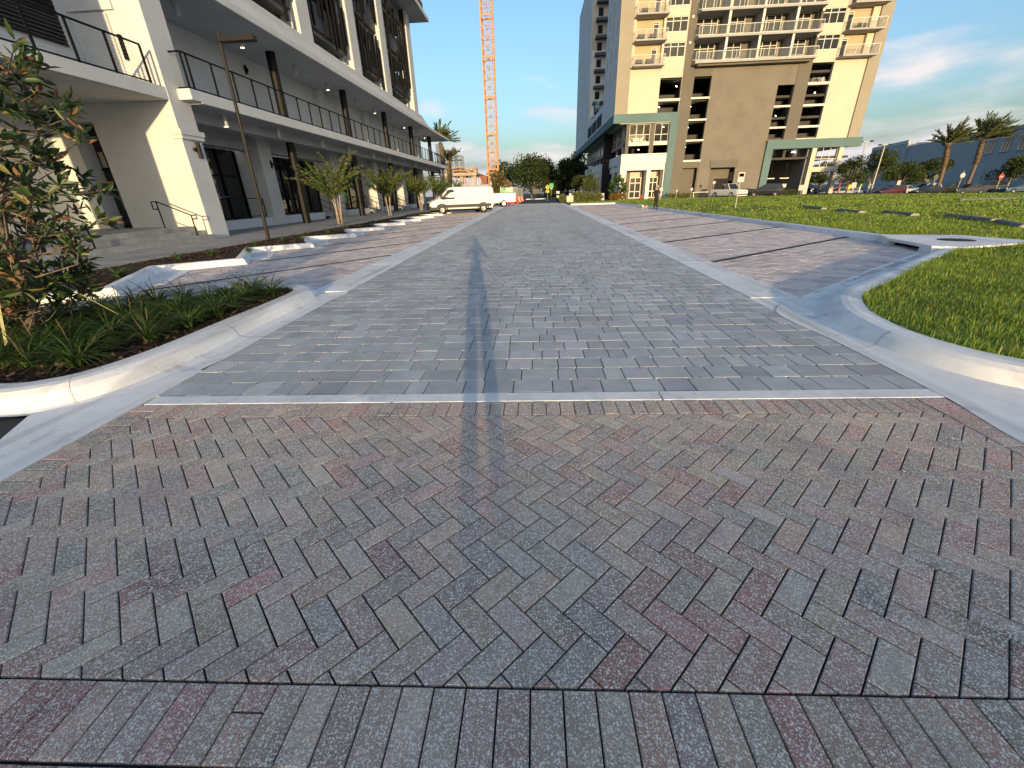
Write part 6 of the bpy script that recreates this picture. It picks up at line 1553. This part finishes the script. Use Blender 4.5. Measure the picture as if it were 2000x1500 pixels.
# ------------------------------------------------------------------ signs and small street furniture
mat('sign_yellow', (.48, .42, .06), .5, .05, 3); mat('sign_green', (.05, .35, .14), .5, .05, 3); mat('sign_white', (.45, .445, .42), .5, .05, 3); mat('sign_back', (.10, .10, .10), .6, .05, 3); mat('galvanised', (.42, .42, .40), .5, .1, 5, metal=.4); mat('lamp_red_paint', (.42, .05, .03), .5, .05, 3); mat('globe', (.75, .73, .68), .3, .02, 3)
def post_sign(name, label, x, y, z0, h, plates, m='galvanised', r=.035):
    t = thing(name, label, 'sign', (x, y, z0), world=True)
    MB().tube([(x, y, z0), (x, y, z0 + h)], r, 8).build('pole', m, t)
    for nm, sh, dx, zc, w, hh, mm in plates:
        mb = MB(); yy = y - r - .012
        if sh == 'rect': P = [(-w / 2, -hh / 2), (w / 2, -hh / 2), (w / 2, hh / 2), (-w / 2, hh / 2)]
        elif sh == 'dia': P = [(0, -hh / 2), (w / 2, 0), (0, hh / 2), (-w / 2, 0)]
        else: n = 8 if sh == 'oct' else 24; P = [(w / 2 * math.cos(6.2832 * (k + .5) / n), hh / 2 * math.sin(6.2832 * (k + .5) / n)) for k in range(n)]
        n = len(P); mb.add([(x + dx + a, yy - .012, z0 + zc + b) for a, b in P] + [(x + dx + a, yy, z0 + zc + b) for a, b in P], [tuple(range(n)), tuple(range(2 * n - 1, n - 1, -1))] + [(i, i + n, (i + 1) % n + n, (i + 1) % n) for i in range(n)])
        pl = mb.build(nm, mm, t)
        if mm == 'lamp_red_paint' and sh == 'disc': MB().box(x + dx - w * .32, x + dx + w * .32, yy - .02, yy - .0125, z0 + zc - hh * .08, z0 + zc + hh * .08).build('bar', 'sign_white', pl)
    return t
ps_ = post_sign('crossing_sign', 'yellow diamond pedestrian crossing sign at the far end of the driveway', 2.33, 85, 0, 2.75, [('plate', 'dia', 0, 2.3, .95, .95, 'sign_yellow'), ('arrow_plate', 'rect', 0, 1.6, .65, .4, 'sign_yellow')])
wk = MB(); yy = 84.93; wk.box(2.28, 2.36, yy, yy + .01, 2.42, 2.5); wk.bar((2.32, yy, 2.42), (2.30, yy, 2.2), .09, .01); wk.bar((2.30, yy, 2.2), (2.22, yy, 2.02), .06, .01); wk.bar((2.30, yy, 2.2), (2.40, yy, 2.02), .06, .01); wk.build('walking_figure', 'black_metal', ps_)
post_sign('green_sign', 'green and yellow sign board on a post beside the diamond sign', 3.02, 85, 0, 2.9, [('plate', 'rect', 0, 2.55, .75, .75, 'sign_green'), ('lower_plate', 'rect', 0, 2.05, .42, .22, 'sign_yellow')])
t = post_sign('guide_sign', 'grey back of a guide sign before the dark oak trunk', .0, 102, 0, 2.3, [('plate', 'rect', .25, 1.75, 1.5, .95, 'sign_back')])
post_sign('lawn_sign', 'thin pale post with a small sign plate standing alone on the lawn', 13.45, 30.9, .1, 2.25, [('plate', 'rect', .02, 1.9, .42, .58, 'sign_white'), ('notice', 'rect', .02, 2.02, .30, .18, 'sign_back')], 'sign_white', .03)
for x, y, h, nm, lb, pl in ((22.0, 72, 1.2, 'marker_post', 'short cream marker post left of the tower service doors', [('plate', 'rect', 0, 1.1, .22, .25, 'sign_white')]), (24.25, 72, 1.45, 'round_sign', 'small round white sign on a post by the tower service doors', [('plate', 'disc', 0, 1.25, .4, .4, 'sign_white')]),
                        (27.5, 72, 2.3, 'round_sign', 'taller round white sign post left of the pickup', [('plate', 'disc', 0, 2.1, .45, .45, 'sign_white')]), (19.6, 72, 1.55, 'parking_sign', 'white sign plate behind the walker at the shop doors', [('plate', 'rect', 0, 1.35, .5, .45, 'sign_white')]),
                        (37.5, 71, 1.6, 'notice_sign', 'pale notice sign beside the teal leg of the drive-through', [('plate', 'rect', 0, 1.35, .6, .5, 'sign_white')]), (40.2, 71, 1.3, 'notice_sign', 'pink-white notice board before the drive-through opening', [('plate', 'rect', 0, 1.0, 1.0, .75, 'sign_white')]),
                        (47.3, 70.5, 1.5, 'notice_sign', 'white notice board by the bushy tree at the drive-through', [('plate', 'rect', 0, 1.1, .7, .75, 'sign_white')])):
    post_sign(nm, lb, x, y, .0, h, pl, 'sign_white')
post_sign('round_yellow_sign', 'round yellow-white sign at the car park entrance', 51.6, 78, LOT, 2.3, [('plate', 'disc', 0, 1.6, .85, .85, 'sign_yellow')], 'galvanised', .04)
post_sign('white_sign', 'small white rectangular sign before the maroon cars', 59.3, 78, LOT, 2.3, [('plate', 'rect', 0, 1.95, .55, .7, 'sign_white')])
post_sign('round_pale_sign', 'round pale sign on a post between the palm trunks', 68.8, 78, LOT, 3.4, [('plate', 'disc', 0, 2.75, .75, .75, 'sign_white')])
post_sign('octagon_sign', 'grey back of an octagonal sign before the left palm', 64.8, 78, LOT, 3.0, [('plate', 'oct', 0, 2.6, .8, .8, 'sign_back')])
post_sign('no_entry_sign', 'red round no-entry sign right of the right palm', 74.8, 78, LOT, 3.0, [('plate', 'disc', 0, 2.4, .8, .8, 'lamp_red_paint')])
def twin_lamp(label, x, y, z0, h, sp=.8):
    t = thing('car_park_lamp', label, 'lamp post', (x, y, z0), world=True)
    MB().tube([(x, y, z0), (x, y, z0 + h)], [.12, .08], 8).build('pole', 'galvanised', t); MB().bar((x - sp, y, z0 + h), (x + sp, y, z0 + h), .08).build('cross_arm', 'galvanised', t)
    for s in (-1, 1): MB().lathe((x + s * sp, y, z0 + h), [(.0, .14), (.25, .10), (.36, .0), (.28, -.08), (0, -.08)], 12).build('lamp_head', 'trim_grey', t)
twin_lamp('tall two-headed lamp post at the tower corner, left of the car park', 53.7, 80, LOT, 8.2)
twin_lamp('second two-headed lamp post, leaning before the olive tree', 59.6, 84, LOT, 7.9)
rl_ = thing('globe_lamp', 'red lamp post with two white globes beside the drive-through tree', 'lamp post', (50.1, 78, LOT), world=True)
MB().tube([(50.1, 78, LOT), (50.1, 78, 3.3)], .09, 8).build('pole', 'lamp_red_paint', rl_); MB().bar((49.6, 78, 3.1), (50.6, 78, 3.1), .1).build('cross_arm', 'lamp_red_paint', rl_)
for s in (-1, 1): MB().lathe((50.1 + s * .5, 78, 3.45), [(0, -.3), (.22, -.2), (.3, 0), (.22, .2), (0, .3)], 14).build('globe', 'globe', rl_, True)
for x, y, lb in ((56.5, 82.5, 'left one of two small lime-green hydrant marker posts'), (58.0, 82.5, 'right one of two small lime-green hydrant marker posts')):
    t = thing('marker_post', lb, 'post', (x, y, LOT), world=True); MB().tube([(x, y, LOT), (x, y, 1.0)], .1, 8).build('post', 'globe', t); MB().lathe((x, y, 1.0), [(.25, -.1), (.22, .15), (0, .3)], 10).build('cap', mat('lime_%d' % int(x), (.30, .45, .10), .6, .05, 3), t)
# low wall, sandwich boards, pay station, bench by the tower
lw = MB().box(4.7, 5.7, 67.8, 68.5, .05, .92).build('planter_wall', 'cream'); tag(lw, 'low pale block wall between the shrubs at the driveway end', 'wall')
lw = MB().box(5.1, 5.4, 67.9, 68.4, .925, 1.22).build('letter_box', 'tower_white'); tag(lw, 'small pale box standing on the low block wall', 'box')
for lb, x, y, m_, tx in (('yellow folding A-board on the path by the yellow-green shrubs', 9.2, 70.6, 'sign_yellow', 0), ('white folding A-board right of the yellow one', 10.3, 70.4, 'sign_white', 1)):
    t = thing('sandwich_board', lb, 'sign', (x, y, .1), R(70 if tx == 0 else 8))
    for s in (-1, 1): MB().add([(-.3, s * .32, 0), (.3, s * .32, 0), (.3, s * .03, 1.0), (-.3, s * .03, 1.0), (-.3, s * .29, 0), (.3, s * .29, 0), (.3, 0, 1.0), (-.3, 0, 1.0)], [(0, 1, 2, 3), (7, 6, 5, 4), (0, 3, 7, 4), (1, 5, 6, 2)]).build('leaf', m_, t)
    if tx: MB().add([(-.22, -.24, .3), (.22, -.24, .3), (.22, -.12, .72), (-.22, -.12, .72)], [(0, 1, 2, 3)]).build('print', 'spandrel', t)
pt = thing('pay_station', 'black and white pay station at the driveway end, right of the green sign', 'machine', (3.9, 78, 0), world=True)
MB().box(3.65, 4.15, 77.8, 78.2, 0, 1.15).build('cabinet', 'black_metal', pt); MB().box(3.7, 4.1, 77.78, 77.80, .55, .95).build('panel', 'sign_white', pt); MB().box(3.62, 4.18, 77.78, 78.2, 1.2, 1.6).build('head', 'sign_white', pt)
bn = thing('barrier_gate', 'white horizontal barrier rail on two posts before the tower service door', 'barrier', (26.0, 72.5, 0), world=True)
MB().bar((24.6, 72.5, .8), (27.4, 72.5, .8), .09).build('rail', 'frame_white', bn); [MB().box(x - .05, x + .05, 72.45, 72.55, 0, .75).build('post', 'frame_white', bn) for x in (24.8, 27.2)]
hy = thing('hydrant', 'small red hydrant on the grass before the shop doors', 'hydrant', (16.4, 71.5, .1), world=True)
MB().lathe((16.4, 71.5, .1), [(.16, 0), (.16, .05), (.11, .06), (.11, .42), (.14, .44), (.12, .56), (.03, .64), (0, .65)], 12).build('barrel', 'lamp_red_paint', hy); MB().bar((16.2, 71.5, .42), (16.6, 71.5, .42), .1).build('outlet', 'lamp_red_paint', hy)
# wheel stops lying in the lawn
mat('old_stop', (.17, .17, .17), .9, .2, 4, .5, 60, stain=(3, .5, .7, (.10, .10, .09)))
mat('sunlit_end', (.34, .33, .30), .9, .2, 6)  # paler tone paints the sunlight on the near ends of the stops
stops = [((15.35, 15.6), (16.42, 18.6), 'longest dark wheel stop in the grass behind the manhole slab'), ((14.0, 13.3), (15.2, 15.3), 'dark wheel stop in the grass at the right frame edge'), ((15.75, 19.3), (16.4, 21.8), 'dark wheel stop in the grass, third from the right edge'), ((15.5, 22.0), (16.1, 24.6), 'dark wheel stop in the grass, fourth from the right edge'), ((16.2, 26.0), (17.1, 29.5), 'farthest dark wheel stop in the grass row'),
         ((29.5, 33.0), (33.5, 33.4), 'faint far wheel stop in the middle of the lawn'), ((36.5, 36.0), (41, 36.3), 'faint far wheel stop further right in the lawn')]
for a, b, lb in stops:
    d = Vector((b[0] - a[0], b[1] - a[1], 0)); L_ = d.length; t = thing('wheel_stop', lb, 'wheel stop', (a[0], a[1], .10), math.atan2(d.y, d.x), 'wheel stops in the lawn')
    MB().profile_x([(-.16, 0), (.16, 0), (.15, .09), (.08, .14), (-.08, .14), (-.15, .09)], 0, L_).build('bar', 'old_stop', t); MB().profile_x([(-.155, 0), (.155, 0), (.145, .085), (.078, .135), (-.078, .135), (-.145, .085)], -.02, .0).build('lit_end_face', 'sunlit_end', t)

# ------------------------------------------------------------------ grey hall at the far right
mat('hall_grey', (.40, .41, .40), .9, .06, .2); mat('hall_light', (.44, .45, .45), .9, .05, .3); mat('hall_trim', (.55, .55, .53), .8, .04, 1)
HL = thing('grey_hall', 'large flat-roofed grey hall behind the palms at right', 'building', (101, 105, LOT), math.atan2(156 - 105, 118 - 101))
def hl_(n_, m, *a, parent=None): return MB().box(*a).build(n_, m, parent or HL)   # local x along the front, +y is towards the camera side
hl_('block', 'hall_grey', -32, 53, -30, 0, 0, 11.9); hl_('roof_trim', 'hall_trim', -32, 53.1, -.2, .06, 11.9, 12.1)
hl_('block', 'hall_grey', 53.1, 84, -30, .5, 0, 13.0); hl_('roof_trim', 'hall_trim', 53.1, 84.1, .3, .6, 13.0, 13.9)
for k in range(7):
    x = 7.5 - 5.7 * k; w = hl_('window', 'shop_glass', x, x + 3.1, .01, .05, 7.55, 10.35); hl_('head', 'hall_trim', x - .1, x + 3.2, .051, .2, 10.0, 10.4, parent=w); hl_('sill', 'hall_trim', x - .1, x + 3.2, .051, .2, 7.3, 7.55, parent=w)
    for q in (1, 2): hl_('mullion', 'black_metal', x + 1.03 * q - .03, x + 1.03 * q + .03, .051, .08, 7.56, 9.99, parent=w)
    hl_('panel', 'hall_light', x + .3, x + 3.0, .01, .06, 0, 5.6)
for x, w_, h_ in ((16, 26, .35), (20, 3, 1.6), (34, 2.5, 1.1), (44, 3, .8), (48, 2.2, 1.6)): hl_('roof_unit', 'hall_trim', x, x + w_, -6, -4, 12.0, 12.6 + h_)
for x in (40, 43): MB().tube([(x, -4, 12), (x, -4, 15)], .06, 6).build('mast', 'hall_trim', HL)
